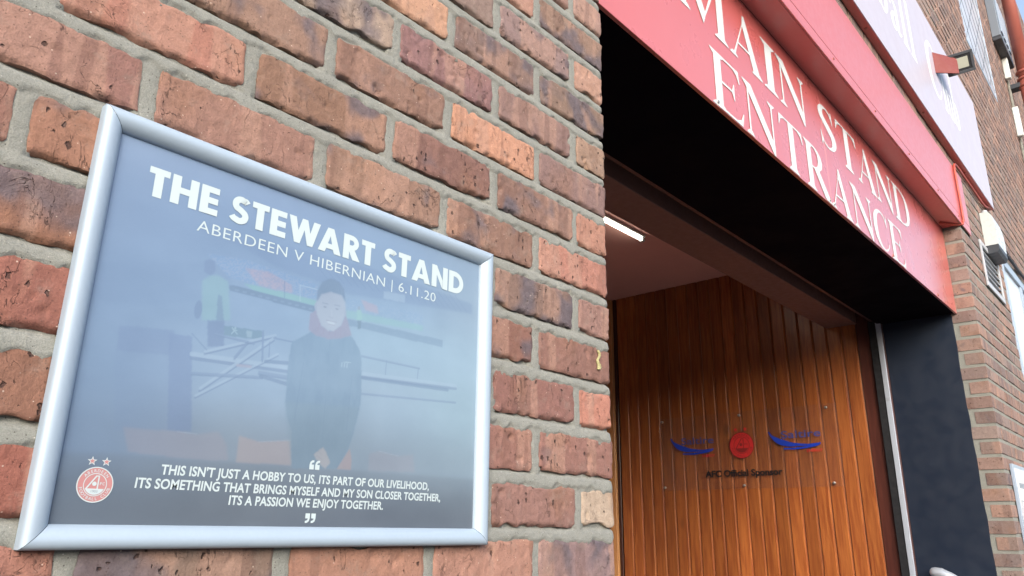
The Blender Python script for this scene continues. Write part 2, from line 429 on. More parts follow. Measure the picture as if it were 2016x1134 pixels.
def size_px(b):
    P = project([(b[0], 0, b[2]), (b[1], 0, b[2]), (b[1], 0, b[3]), (b[0], 0, b[3])])
    if P[:, 2].min() < .05: return 0
    x = np.clip(P[:, 0], 0, 2016); y = np.clip(P[:, 1], 0, 1134)
    if x.max()-x.min() < 1 or y.max()-y.min() < 1: return 0
    xs, ys = x, y
    return abs(sum(xs[i]*ys[(i+1) % 4]-xs[(i+1) % 4]*ys[i] for i in range(4)))/2
def hidden(b):   # behind the poster or the white sign
    if b[0] > -.935 and b[1] < -.348 and b[2] > .03 and b[3] < .466: return True
    if b[0] > -1 and b[1] < 5.0 and b[2] > 2.34 and b[3] < 3.2: return True
    return False
sized = sorted([(0 if hidden(b) else size_px(b), i) for i, b in enumerate(bricks)], reverse=True)
part_ids = [i for s_, i in sized[:298] if s_ > 25]
pset = set(part_ids)

wall = thing('brick_wall', 'red and brown brick wall with grey mortar joints around the main stand doorway', 'wall', (0, 0, GZ))

def ragged_brick(L, H, D, s, corner=0):
    st = .0034
    nx = max(8, int(L/st)); nz = max(8, int(H/st))
    X, Z = np.meshgrid(np.linspace(-L/2, L/2, nx+1), np.linspace(-H/2, H/2, nz+1), indexing='ij')
    X = X.copy(); Z = Z.copy()
    dxe = L/2-np.abs(X); dze = H/2-np.abs(Z)
    # rounded corners
    rr = .006+.005*abs(vn(s*3.1, 0))
    cx = np.clip(1-dxe/rr, 0, 1); cz = np.clip(1-dze/rr, 0, 1)
    k = np.where((cx > 0) & (cz > 0), np.maximum(cx, cz)/np.maximum(np.hypot(cx, cz), 1e-6), 1)
    k = 1-(1-k)*(.55+.45*vn(np.sign(X)*3, np.sign(Z)*3, s*1.7))
    Xn = np.where((cx > 0) & (cz > 0), np.sign(X)*(L/2-rr+cx*k*rr), X); Zn = np.where((cx > 0) & (cz > 0), np.sign(Z)*(H/2-rr+cz*k*rr), Z)
    X0, Z0 = X, Z
    wx = np.clip(1-dxe/.012, 0, 1)**1.5; wz = np.clip(1-dze/.012, 0, 1)**1.5
    ex = .0022*fb(Z0*55, s*2.3+np.sign(X0)*9, 0, 3)+.0006
    et = .0024*fb(X0*48, s*4.1+np.sign(Z0)*7, 0, 5)+.0006
    # broad chips along top and bottom edges
    chip = np.clip(fb(X0*22, s*6.7+np.sign(Z0)*5, 0, 9, 2)-.35, 0, 1)*.010
    Xn = Xn-np.sign(X0)*wx*np.maximum(ex, -.001)
    Zn = Zn-np.sign(Z0)*wz*(np.maximum(et, -.0008)+chip)
    d = np.minimum(dxe, dze)
    Y = .0016*np.clip(1-d/.0035, 0, 1)**2
    Y += .0011*fb(X0*16, Z0*16, s*1.3, 11)+.0007*fb(X0*150, Z0*150, s, 13)
    low = np.clip(1-(Z0+H/2)/.0055, 0, 1)
    Y += low*np.clip(fb(X0*55, s*3.3, 2, 17, 4)*1.6+.35, 0, 1)*.0060      # broken lower arris
    # random divots
    q = fb(X0*60, Z0*60, s*2.9, 21)
    Y += np.clip(q-.72, 0, 1)*.009
    Y += .0005*math.sin(s*12.9)+X0*.004*math.sin(s*7.7)+Z0*.008*math.sin(s*4.1)
    V = np.stack([Xn, Y, Zn], -1).reshape(-1, 3).tolist()
    idx = np.arange((nx+1)*(nz+1)).reshape(nx+1, nz+1)
    F = np.stack([idx[:-1, :-1], idx[1:, :-1], idx[1:, 1:], idx[:-1, 1:]], -1).reshape(-1, 4).tolist()
    ring = list(idx[:, 0])+list(idx[-1, 1:])+list(idx[-2::-1, -1])+list(idx[0, -2:0:-1])
    n0 = len(V); m = len(ring)
    V += [list(V[i]) for i in ring]; ring = list(range(n0, n0+m)); rings = [ring]
    for yy, jit in ((.010, .0010), (.03, .0008), (D, 0)):
        base = len(V); nr = []
        for j, i in enumerate(ring):
            a = V[i]; q_ = jit*(vn(a[0]*90+a[2]*90, yy*200, s)*1.0)
            sx = 1 if a[0] > 0 else -1
            V.append([a[0]+(q_ if abs(a[0]) > L/2-.006 else 0), yy if yy < D else D, a[2]]); nr.append(base+j)
        rings.append(nr)
    for A, B in zip(rings[:-1], rings[1:]):
        for j in range(m):
            F.append([A[j], B[j], B[(j+1) % m], A[(j+1) % m]])
    F.append(rings[-1])
    me = mesh('brick', V, F, True)
    return me

def simple_brick(L, H, D, s):
    b = .0035; rr = random.Random(s)
    x0, x1, z0, z1 = -L/2, L/2, -H/2, H/2
    j = lambda: rr.uniform(-.0016, .0016)
    V = [(x0+j(), D, z0), (x1+j(), D, z0), (x1, D, z1), (x0, D, z1),
         (x0+j(), b, z0+j()), (x1+j(), b, z0+j()), (x1+j(), b, z1+j()), (x0+j(), b, z1+j()),
         (x0+b+j(), j(), z0+b+j()), (x1-b+j(), j(), z0+b+j()), (x1-b+j(), j(), z1-b+j()), (x0+b+j(), j(), z1-b+j())]
    F = [(8, 9, 10, 11), (4, 5, 9, 8), (5, 6, 10, 9), (6, 7, 11, 10), (7, 4, 8, 11), (0, 1, 5, 4), (1, 2, 6, 5), (2, 3, 7, 6), (3, 0, 4, 7), (3, 2, 1, 0)]
    return V, F

variants = {}
SV = []; SF = []; SC = []
rt = random.Random(3)
for i, b in enumerate(bricks):
    x0, x1, z0, z1, D, c, k, side = b
    near = side == 'L' and x0 > -2.1 and -.5 < z0 < 1.45
    tone = TONE.get((c, k)) if side == 'L' else None
    if tone is None: tone = rt.choice(PAL if side == 'L' else PALF)
    jt = 1+rt.uniform(-.05, .05)
    L, H = x1-x0, z1-z0; cxp, czp = (x0+x1)/2, (z0+z1)/2
    if side == 'L' and near:
        czp += rt.uniform(-.0015, .0015); cxp += rt.uniform(-.002, .002) if k else rt.uniform(-.003, .001)
    lc = np.array(lin(tone[:3])); gy = lc@np.array([.3, .59, .11]); lc = (lc*(.72 if side == 'L' else .55)+gy*(.28 if side == 'L' else .45))*np.array([.88, 1., 1.02])*(.72 if side == 'L' else .66)  # bricks off the near side greyed further, imitating the washed grazing view
    col = (*[v*jt for v in lc], tone[3])
    if i in pset:
        if near: me = ragged_brick(L, H, D, i*1.37+.5)
        else:
            key = (round(L, 2), round(H, 2), D, rt.randrange(5))
            if key not in variants:
                V, F = simple_brick(L, H, D, hash(key) & 0xffff)
                variants[key] = mesh('brick', V, F)
            me = variants[key]
        o = link('brick', me, wall, m_brick if not me.materials else None)
        o.location = Vector((cxp, 0 if near else rt.uniform(-.0015, .0015), czp))
        o.matrix_parent_inverse = Matrix.Translation((0, 0, -GZ))
        o.color = col
    else:
        V, F = simple_brick(L, H, D, i)
        n = len(SV); SV += [(v[0]+cxp, v[1], v[2]+czp) for v in V]; SF += [tuple(a+n for a in q) for q in F]; SC += [col]*len(V)
me = mesh('brickwork', SV, SF); me.materials.append(m_brick2)
ca = me.color_attributes.new('tone', 'FLOAT_COLOR', 'POINT'); ca.data.foreach_set('color', np.array(SC, np.float32).ravel())
o = link('brickwork', me, wall); tag(o, kind='stuff')

# mortar: fine pointing near the camera, flat planes elsewhere
xs = np.concatenate([np.linspace(-2.1, -1.15, 60)[:-1], np.linspace(-1.15, -.004, 345)])
zs = np.concatenate([np.linspace(-.55, -.16, 60)[:-1], np.linspace(-.16, 1.12, 430)[:-1], np.linspace(1.12, 1.55, 70)])
Xg, Zg = np.meshgrid(xs, zs, indexing='ij')
wob = .0009*fb(Xg*22, Zg*22, 0, 31)
zc = Zg/g; cc_ = np.floor(zc+.5); fz = (Zg-cc_*g)                      # offset from the course centre
hb = (g-JZ)/2
up = np.abs(fz)+wob*np.sign(fz)
even = (cc_.astype(int) % 2) == 0
off = np.where(even, .2195, .107)
q = (-Xg-off)/.225; kq = np.round(q); dxp = np.abs(-Xg-off-np.maximum(kq, 0)*.225)
dxp = dxp+.0012*fb(Zg*45, Xg*10, 5, 33)
inperp = np.clip((JX/2+.0022-dxp)/.003, 0, 1)
topside = np.clip((fz-(hb-.0030)+.0050*fb(Xg*60, cc_*3, 0, 35, 4))/.0025, 0, 1)      # mortar laps over the top edge of the brick below
botside = np.clip((-fz-(hb-.0005))/.003, 0, 1)
tj = np.where(fz > 0, (fz-hb)/JZ, (fz+hb)/JZ+1)      # 0 at bottom of joint, 1 at top
ybed = -.0004+np.clip(tj, 0, 1)**2.2*.0038+np.clip((tj-.78)/.12, 0, 1)*.0035
Y = np.full_like(Xg, .016)
fill = np.clip((up-(hb-.013))/.003, 0, 1); Y = Y*(1-fill)+(np.where(fz > 0, .0026, .0085)+.0012*fb(Xg*70, Zg*70, 4, 41))*fill
fillp = np.clip((JX/2+.009-dxp)/.003, 0, 1); Y = np.minimum(Y, .016*(1-fillp)+.0030*fillp)
bed = np.maximum(topside*(fz > 0), botside*(fz < 0))
Y = Y*(1-bed)+ybed*bed
Y = np.minimum(Y, .016*(1-inperp)+.0018*inperp)
Y += .00022*fb(Xg*55, Zg*55, 1, 37)+.0004*fb(Xg*230, Zg*230, 2, 39, 2)
Y += np.clip(1-(-Xg)/.012, 0, 1)**2*.005
V = np.stack([Xg, Y, Zg], -1).reshape(-1, 3).tolist()
idx = np.arange(Xg.size).reshape(Xg.shape)
F = np.stack([idx[:-1, :-1], idx[1:, :-1], idx[1:, 1:], idx[:-1, 1:]], -1).reshape(-1, 4).tolist()
mb = MB(); mb.V = [tuple(v) for v in V]; mb.F = [tuple(q) for q in F]
mb.box(-2.1, -.008, .018, .13, -.55, 1.55)
def planes(x0, x1, z0, z1, y, holes, yb=.13):
    bx = sorted({x0, x1, *[min(max(h[j], x0), x1) for h in holes for j in (0, 1)]}); bz = sorted({z0, z1, *[min(max(h[j], z0), z1) for h in holes for j in (2, 3)]})
    for a, b_ in zip(bx[:-1], bx[1:]):
        for c_, d_ in zip(bz[:-1], bz[1:]):
            mx_, mz_ = (a+b_)/2, (c_+d_)/2
            if any(h[0] < mx_ < h[1] and h[2] < mz_ < h[3] for h in holes): continue
            mb.box(a, b_, y, yb, c_, d_)
planes(-7, -2.1, GZ, 9, .005, [])
planes(-2.1, -.006, GZ, -.55, .005, []); planes(-2.1, 0, 1.55, 9, .005, [LINT])
planes(0, W, 1.9, 9, .005, [LINT])
planes(W+.0045, 14, GZ, 9, .005, HOLES+[LINT], .138)
o = mb.build('mortar', m_mortar, wall)
o.data.polygons.foreach_set('use_smooth', [True]*len(F)+[False]*(len(o.data.polygons)-len(F)))

# solid body of the building behind the brick skin
body = MB()
body.box(-7, -.02, .135, .55, GZ, 9)
body.box(-7, 14, .14, .8, 1.95, 9)
body.box(W+.02, 14, .14, .6, GZ, 1.95)
body.box(-7, 14, .8, 6, 2.0, 2.3)
body.box(-7, -.02, .55, 6, GZ, 2.0); body.box(W+.05, 14, .6, 6, GZ, 2.0)
body.box(-7, 14, 5.9, 6.1, GZ, 9); body.box(-7, 14, .8, 6, 8.8, 9)
o = body.build('building_core', m_dark); tag(o, kind='structure')
# ------------------------------------------------------------------ lintel
L = thing('lintel', 'pinkish red painted steel lintel over the doorway, resting on the brick piers', 'lintel', (1.9, 0, 1.85))
MB().box(-.25, 4.08, -.010, -.002, 1.906, 2.255, .001).build('front_plate', m_red, L)
MB().box(-.25, 4.08, -.010, -.0025, 1.85, 1.9035, .001).build('bottom_strip', m_red, L)
MB().box(-.20, W-.002, -.0015, .10, 1.8495, 1.90).build('soffit_plate', m_red, L)
for x in (.65, 1.14, 1.65, 2.18, 2.72, 3.28, 3.76):
    mb = MB(); mb.tube([(x, -.010, 1.882), (x, -.0135, 1.882)], [.006, .004], 8); mb.build('screw', m_pipe, L)

# ------------------------------------------------------------------ serif lettering
def strip(pts):
    P = [np.array(p[:2], float) for p in pts]; V = []; F = []
    # densify with Catmull-Rom
    Q = []; Wd = []
    n = len(P); dens = 7
    for i in range(n-1):
        p0, p1, p2, p3 = P[max(i-1, 0)], P[i], P[i+1], P[min(i+2, n-1)]
        w0, w1, w2, w3 = [pts[j][2] for j in (max(i-1, 0), i, i+1, min(i+2, n-1))]
        for k in range(dens):
            t_ = k/dens
            cr = lambda a, b, c, d: .5*((2*b)+(-a+c)*t_+(2*a-5*b+4*c-d)*t_**2+(-a+3*b-3*c+d)*t_**3)
            Q.append(cr(p0, p1, p2, p3)); Wd.append(max(cr(w0, w1, w2, w3), .01))
    Q.append(P[-1]); Wd.append(pts[-1][2])
    for i, p in enumerate(Q):
        t_ = Q[min(i+1, len(Q)-1)]-Q[max(i-1, 0)]; t_ /= np.linalg.norm(t_); nn = np.array([-t_[1], t_[0]])
        V += [p+nn*Wd[i]/2, p-nn*Wd[i]/2]
    for i in range(len(Q)-1): F.append((2*i, 2*i+1, 2*i+3, 2*i+2))
    return V, F
def poly(*p): return [np.array(a, float) for a in p], [tuple(range(len(p)))]
def rect(x0, x1, z0, z1): return poly((x0, z0), (x1, z0), (x1, z1), (x0, z1))
Tk, Hk, Sk, Ok = .15, .042, .030, .075
def serif(x0, x1, z, up):      # slab at foot (z=0, up=1) or head
    s = 1 if up else -1
    return [poly((x0-Ok, z), (x1+Ok, z), (x1+Ok, z+s*Sk*.6), (x1+.012, z+s*(Sk+.05)), (x0-.012, z+s*(Sk+.05)), (x0-Ok, z+s*Sk*.6))]
def stem(x0, w_, h=1., top=True, bot=True):
    o = [rect(x0, x0+w_, .02 if bot else 0, h-.02)]
    if bot: o += serif(x0, x0+w_, 0, True)
    if top: o += serif(x0, x0+w_, h, False)
    return o
def flag(x0, w_, h):   # lowercase head serif
    return [rect(x0, x0+w_, .02, h-.03), poly((x0-.09, h-.06), (x0+w_, h-.06), (x0+w_, h), (x0+w_*.6, h), (x0-.09, h-.045))]+serif(x0, x0+w_, 0, True)
G = {
 'I': (.30, stem(.075, Tk)),
 'M': (1.06, stem(.10, Hk)+stem(.80, Tk)+[poly((.04, 1), (.235, 1), (.53, .26), (.485, .0)), poly((.485, 0), (.53, .16), (.80, .90), (.80, 1), (.77, 1), (.50, .16))]),
 'A': (.86, serif(.08, .12, 0, True)+serif(.63, .76, 0, True)+[poly((.40, 1.01), (.45, 1.01), (.77, .02), (.60, .02), (.375, .80)), poly((.37, .80), (.41, .88), (.13, .02), (.085, .02)), rect(.21, .60, .31, .31+Hk)]),
 'N': (.98, serif(.13, .17, 0, True)+serif(.75, .79, 1, False)+serif(.10, .16, 1, False)+[rect(.13, .17, .02, .95), rect(.75, .79, 0, .98), poly((.04, 1), (.24, 1), (.79, .20), (.79, -.02), (.745, -.02))]),
 'S': (.58, [strip([(.475, .72, .02), (.455, .83, .035), (.40, .92, .04), (.30, .965, .045), (.19, .925, .09), (.135, .82, .13), (.155, .70, .145), (.26, .59, .16), (.38, .48, .17), (.46, .37, .15), (.47, .23, .13), (.41, .10, .08), (.29, .035, .045), (.18, .075, .04), (.11, .17, .035), (.085, .29, .02)]), poly((.49, .70), (.47, 1.0), (.455, 1.0), (.43, .88), (.47, .70)), poly((.07, .31), (.09, .0), (.105, .0), (.13, .12), (.09, .31))]),
 'T': (.72, stem(.285, Tk, 1, False)+[rect(.03, .69, .962, 1.), poly((.03, .97), (.012, .77), (.03, .77), (.075, .90), (.17, .965)), poly((.69, .97), (.708, .77), (.69, .77), (.645, .90), (.55, .965))]),
 'D': (.86, stem(.10, Tk)+[strip([(.16, .98, .04), (.36, .975, .042), (.54, .92, .07), (.66, .78, .12), (.705, .60, .155), (.71, .5, .16), (.705, .40, .155), (.66, .22, .12), (.54, .08, .07), (.36, .025, .042), (.16, .02, .04)])]),
 'R': (.84, stem(.10, Tk)+[strip([(.2, .98, .04), (.36, .97, .045), (.47, .91, .09), (.525, .82, .13), (.53, .74, .145), (.51, .64, .13), (.44, .55, .09), (.34, .51, .045), (.2, .505, .04)]), poly((.30, .50), (.47, .53), (.80, .03), (.84, .0), (.64, .0), (.60, .03))]),
 'E': (.76, stem(.10, Tk)+[rect(.2, .64, .96, 1.), poly((.64, .97), (.655, .77), (.635, .77), (.59, .90), (.50, .965)), rect(.2, .50, .49, .53), poly((.50, .36), (.515, .36), (.515, .66), (.50, .66), (.46, .53), (.46, .49)), rect(.2, .66, 0, .04), poly((.66, .03), (.70, .25), (.68, .25), (.62, .10), (.52, .035))]),
 'C': (.80, [strip([(.675, .69, .02), (.64, .83, .035), (.56, .93, .045), (.44, .968, .05), (.29, .92, .09), (.17, .77, .145), (.135, .6, .165), (.13, .5, .17), (.135, .40, .165), (.17, .23, .145), (.29, .08, .09), (.44, .032, .05), (.57, .07, .045), (.66, .17, .035), (.70, .27, .02)]), poly((.69, .67), (.69, 1.), (.675, 1.), (.645, .85), (.67, .67))]),
 'F': (.70, stem(.10, Tk)+[rect(.2, .62, .96, 1.), poly((.62, .97), (.635, .77), (.615, .77), (.57, .90), (.50, .965)), rect(.2, .48, .49, .53), poly((.48, .36), (.495, .36), (.495, .66), (.48, .66), (.44, .53), (.44, .49))]),
 'l': (.30, flag(.09, .12, 1.)),
 'b': (.54, [rect(.09, .21, .04, .97), poly((0, .95), (.21, .94), (.21, 1.), (.12, 1.), (0, .965)), strip([(.15, .08, .03), (.27, .025, .04), (.38, .08, .09), (.43, .24, .125), (.40, .42, .10), (.31, .50, .06), (.20, .44, .04)])]),
 'a': (.48, [strip([(.07, .38, .09), (.10, .47, .05), (.20, .50, .045), (.30, .45, .09), (.32, .36, .11), (.32, .12, .11), (.36, .03, .06), (.45, .06, .03)]), strip([(.30, .32, .04), (.16, .25, .07), (.08, .14, .11), (.13, .03, .07), (.23, .04, .05), (.31, .13, .04)])]),
 'u': (.56, [rect(.08, .19, .10, .48), poly((0, .47), (.19, .45), (.19, .52), (0, .49)), strip([(.135, .14, .11), (.17, .045, .08), (.27, .025, .05), (.38, .10, .035)]), rect(.36, .47, .0, .48), poly((.28, .47), (.47, .45), (.47, .52), (.28, .49)), poly((.45, 0), (.55, .03), (.55, .05), (.45, .07))]),
 'o': (.52, [strip([(.24, .50, .04), (.14, .46, .08), (.085, .33, .125), (.085, .20, .125), (.14, .06, .08), (.24, .015, .04), (.34, .06, .08), (.395, .20, .125), (.395, .33, .125), (.34, .46, .08), (.24, .50, .04)])]),
 't': (.34, [rect(.10, .21, .1, .66), rect(.01, .31, .46, .50), strip([(.155, .14, .11), (.19, .04, .07), (.26, .03, .04), (.32, .09, .025)])]),
}
def place_letter(ch, x0, x1, zb, h, y, mat, parent, dy=-.00012):
    wd, parts = G[ch]
    mb = MB(); sx = (x1-x0)/wd
    for i, (V, F) in enumerate(parts):
        mb.add([(x0+v[0]*sx, y+dy*i, zb+v[1]*h) for v in V], F)
    return mb.build('letter', mat, parent)

# ------------------------------------------------------------------ fascia sign MAIN STAND ENTRANCE
F_ = thing('fascia_sign', 'red fascia board reading MAIN STAND ENTRANCE in white serif capitals above the doorway', 'sign', (1.9, .1, 1.30))
FY = .10
MB().box(.002, 1.758, FY, FY+.012, 1.302, 1.848, .0008).build('panel', m_redsign, F_)
MB().box(1.7595, W-.002, FY, FY+.012, 1.302, 1.848, .0008).build('panel', m_redsign, F_)
top = [('M', .565, .90), ('A', .90, 1.165), ('I', 1.172, 1.295), ('N', 1.295, 1.615), ('S', 1.700, 1.925), ('T', 1.925, 2.195), ('A', 2.175, 2.455), ('N', 2.43, 2.76), ('D', 2.735, 3.045)]
bot = [('E', .735, .985), ('N', .965, 1.27), ('T', 1.262, 1.495), ('R', 1.495, 1.765), ('A', 1.755, 2.02), ('N', 2.015, 2.345), ('C', 2.305, 2.565), ('E', 2.555, 2.815)]
for ch, a, b in top: place_letter(ch, a, b, 1.572, .205, FY-.0012, m_white, F_)
for ch, a, b in bot: place_letter(ch, a, b, 1.305, .203, FY-.0012, m_white, F_)
for x in (.776, 1.735, 1.785, 2.578, 3.4):
    mb = MB(); mb.tube([(x, FY, 1.318), (x, FY-.004, 1.318)], [.009, .006], 10); mb.build('bolt', m_screw if x < 2 else m_pipe, F_)

# ------------------------------------------------------------------ black soffit and reveals
S_ = MB().box(.003, W-.003, FY+.013, .545, 1.308, 1.34).build('soffit_board', m_soffit)
tag(S_, 'wide black painted soffit board under the red fascia', 'soffit')
def jamb(x0, x1, label, name='reveal_panel', y0=.128):
    zz = np.linspace(GZ+.005, 1.306, 90); mb = MB(); V = []; 
    for z in zz:
        e = y0+.004*vn(z*9, 0, 3)+0
        V += [(x0, e, z), (x1, e, z), (x1, .52, z), (x0, .52, z)]
    F = []
    for i in range(len(zz)-1):
        for j in range(4): F.append((4*i+j, 4*i+(j+1) % 4, 4*i+4+(j+1) % 4, 4*i+4+j))
    mb.add(V, F); o = mb.build(name, m_black); tag(o, label, 'wall panel'); return o
jamb(W-.006, W+.02, 'navy black painted reveal on the far side of the doorway')
jamb(-.02, .004, 'black painted reveal on the near side of the doorway behind the brick corner')
# shutter guide rails, timber door head, slot
def guide(x0, x1, label):
    G_ = thing('guide_rail', label, 'rail', ((x0+x1)/2, .54, GZ))
    sx = 1 if x0 > 1 else -1
    xa, xb = (x0, x1)
    MB().box(xa, xb, .526, .556, GZ+.005, 1.329, .002).build('channel', m_alu_dull, G_)
    MB().box(xa+.012, xb+.0, .5215, .5255, GZ+.005, 1.32).build('edge_strip', m_brown, G_)
    MB().box(xa+.006, xb, .5565, .600, GZ+.005, 1.329).build('gap_strip', m_dark, G_)  # black strip filling the gap beside the rail
    return G_
m_alu_dull = paint('dull_aluminium', (.42, .47, .55), .5, 0, .06, .0003, 60., metallic=.3, dirt=((.2, .2, .22), .4))
guide(W-.030, W+.01, 'grey metal shutter guide rail beside the wood panelling')
guide(-.01, .030, 'grey metal shutter guide rail hidden by the near brick corner')
o = MB().box(.003, W-.003, .548, .592, 1.333, 1.60, .003).build('door_head', m_brown); tag(o, 'narrow brown painted door head bar along the shutter slot', 'beam')
o = MB().box(.003, W-.003, .593, .672, 1.46, 1.60).build('shutter_box', m_dark); tag(o, 'black shutter slot between the two brown beams', 'shutter')
o = MB().box(.003, W+.04, .674, .868, 1.335, 1.853, .002).build('header_beam', m_brown2); tag(o, 'deep brown painted header beam across the doorway', 'beam')
# ------------------------------------------------------------------ lobby
o = MB().box(-.05, W+.05, .868, 2.75, 1.855, 1.90).build('ceiling', m_ceil); tag(o, kind='structure')
o = MB().box(-.02, W+.05, 2.66, 2.75, GZ, 1.856).build('back_wall', m_brown2); tag(o, kind='structure')
o = MB().box(-.05, -.012, .60, 2.66, GZ, 1.856).build('side_wall', m_ceil); tag(o, kind='structure')
P_ = thing('wood_panelling', 'orange brown varnished tongue and groove board panelling inside the doorway', 'panelling', (W, 1.6, GZ))
def board(y0, y1, mat, x=W, ch=.0075):
    mb = MB(); z0, z1 = GZ+.006, 1.852
    pr = [(x+.02, y0), (x+.010, y0), (x+.009, y0+.003), (x, y0+ch+.002), (x, y1-ch), (x+.009, y1-.0015), (x+.010, y1), (x+.02, y1)]
    n = len(pr); V = [(a, b, z0) for a, b in pr]+[(a, b, z1) for a, b in pr]
    F = [(i, (i+1) % n, n+(i+1) % n, n+i) for i in range(n)]+[tuple(range(n-1, -1, -1)), tuple(range(n, 2*n))]
    mb.add(V, F); return mb.build('board', mat, P_)
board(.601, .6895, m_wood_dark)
nb = 20; pitch_ = (2.522-.690)/nb
for i in range(nb):
    a = .690+i*pitch_; board(a, a+pitch_-.0012, m_wood)
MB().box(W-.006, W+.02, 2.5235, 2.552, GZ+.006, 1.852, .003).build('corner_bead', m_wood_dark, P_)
MB().box(W-.030, W+.02, 2.553, 2.612, GZ+.006, 1.852, .003).build('corner_post', m_wood_tan, P_)
MB().box(W-.010, W+.02, 2.6125, 2.655, GZ+.006, 1.852).build('corner_post', m_wood_tan, P_)
MB().box(W+.021, W+.05, .60, 2.66, GZ, 1.856).build('backing', m_dark, P_)

tl = thing('tube_light', 'lit white fluorescent tube light on the lobby ceiling', 'light', (2.15, 1.59, 1.855))
MB().box(1.56, 2.765, 1.570, 1.620, 1.839, 1.8545, .002).build('batten', m_white, tl)
mb = MB(); mb.tube([(1.58, 1.595, 1.828), (2.745, 1.595, 1.828)], .010, 12)
mb.build('tube', emis('lit_tube', (1., .93, .78), 4.), tl, True)
MB().box(1.56, 1.585, 1.580, 1.610, 1.816, 1.8385, .002).build('end_cap', m_white, tl)
MB().box(2.745, 2.772, 1.580, 1.610, 1.816, 1.8385, .002).build('end_cap', m_white, tl)

# ------------------------------------------------------------------ text from the built-in font
def text_geo(s, bold=0., shear=0., spacing=1.):
    cu = bpy.data.curves.new('t', 'FONT'); cu.body = s; cu.size = 1; cu.offset = bold; cu.shear = shear; cu.space_character = spacing
    cu.resolution_u = 4; cu.fill_mode = 'FRONT' if False else cu.fill_mode
    o = bpy.data.objects.new('t', cu); C.objects.link(o)
    bpy.context.view_layer.update()
    dg = bpy.context.evaluated_depsgraph_get(); e = o.evaluated_get(dg); me = e.to_mesh()
    V = np.array([v.co[:2] for v in me.vertices]); F = [tuple(p.vertices) for p in me.polygons]
    e.to_mesh_clear(); bpy.data.objects.remove(o); bpy.data.curves.remove(cu)
    return V, F
def fit_text(s, box, bold=0., shear=0., spacing=1., capref=True):
    """text scaled into box (x0,x1,z0,z1) in 2-D"""
    V, F = text_geo(s, bold, shear, spacing)
    x0, x1, z0, z1 = box
    Vc, _ = text_geo('H', bold)
    zb, zt = Vc[:, 1].min(), Vc[:, 1].max()
    V = V.copy(); a, b = V[:, 0].min(), V[:, 0].max()
    V[:, 0] = x0+(V[:, 0]-a)/(b-a)*(x1-x0); V[:, 1] = z0+(V[:, 1]-zb)/(zt-zb)*(z1-z0)
    return V, F
def ring2(cx, cz, r0, r1, n=40, a0=0, a1=2*math.pi):
    V = []; F = []
    for i in range(n+1):
        a = a0+(a1-a0)*i/n
        V += [(cx+r1*math.cos(a), cz+r1*math.sin(a)), (cx+r0*math.cos(a), cz+r0*math.sin(a))]
    for i in range(n): F.append((2*i, 2*i+1, 2*i+3, 2*i+2))
    return V, F
def disc2(cx, cz, r, n=40, a0=0, a1=2*math.pi):
    return [(cx+r*math.cos(a0+(a1-a0)*i/n), cz+r*math.sin(a0+(a1-a0)*i/n)) for i in range(n+(0 if a1-a0 > 6.2 else 1))], [tuple(range(n+(0 if a1-a0 > 6.2 else 1)))]
def star2(cx, cz, r):
    V = [(cx+(r if i % 2 == 0 else r*.42)*math.sin(i*math.pi/5), cz+(r if i % 2 == 0 else r*.42)*math.cos(i*math.pi/5)) for i in range(10)]
    V.append((cx, cz)); return V, [(i, (i+1) % 10, 10) for i in range(10)]
def arc_text(s, cx, cz, rad, h, a_mid, step, bottom=False, bold=.0):
    out = []
    for i, ch in enumerate(s):
        if ch == ' ': continue
        V, F = text_geo(ch, bold); V = V.copy(); V[:, 0] -= (V[:, 0].min()+V[:, 0].max())/2
        V *= h/.73
        k = i-(len(s)-1)/2
        if not bottom:
            a = a_mid-k*step; rot = a-math.pi/2; base = rad
        else:
            a = a_mid+k*step; rot = a+math.pi/2; base = rad+h
        c_, s_ = math.cos(rot), math.sin(rot)
        px, pz = cx+base*math.cos(a), cz+base*math.sin(a)
        out.append((np.stack([px+V[:, 0]*c_-V[:, 1]*s_, pz+V[:, 0]*s_+V[:, 1]*c_], 1), F))
    return out
def crest(cx, cz, r_):
    """club roundel as layers: (height, 'base'|'line', V, F)"""
    Ls = [('base', disc2(cx, cz, r_))]
    Ls += [('line', ring2(cx, cz, r_*.94, r_)), ('line', ring2(cx, cz, r_*.60, r_*.645))]
    Ls += [('line', disc2(cx, cz-.0, r_*.56, 24, math.pi*1.13, math.pi*1.87))]
    # sloping A built like a goal
    s_ = r_*.60
    A = lambda *p: ('line', poly(*[(cx+a*s_, cz+b*s_) for a, b in p]))
    Ls += [A((-.86, -.42), (-.72, -.42), (.10, .82), (-.02, .86)), A((-.02, .86), (-.0, .76), (.32, .76), (.32, .86)), A((.20, .78), (.32, .78), (.30, -.40), (.18, -.40))]
    Ls += [('line', disc2(cx-.08*s_, cz+.08*s_, s_*.20, 16))]
    for ch, dx in (('F', .42), ('C', .66)):
        V, F = fit_text(ch, (cx+s_*dx, cx+s_*(dx+.20), cz-s_*.02, cz+s_*.24), .01); Ls.append(('line', (V, F)))
    for q_ in arc_text('ABERDEEN', cx, cz, r_*.70, r_*.17, math.pi/2, .245, False, .01): Ls.append(('line', q_))
    for q_ in arc_text('FOOTBALL CLUB', cx, cz, r_*.70, r_*.17, -math.pi/2, .215, True, .01): Ls.append(('line', q_))
    V, F = fit_text('1903', (cx-s_*.30, cx+s_*.30, cz-s_*.72, cz-s_*.50), .01); Ls.append(('base', (V, F)))
    return Ls

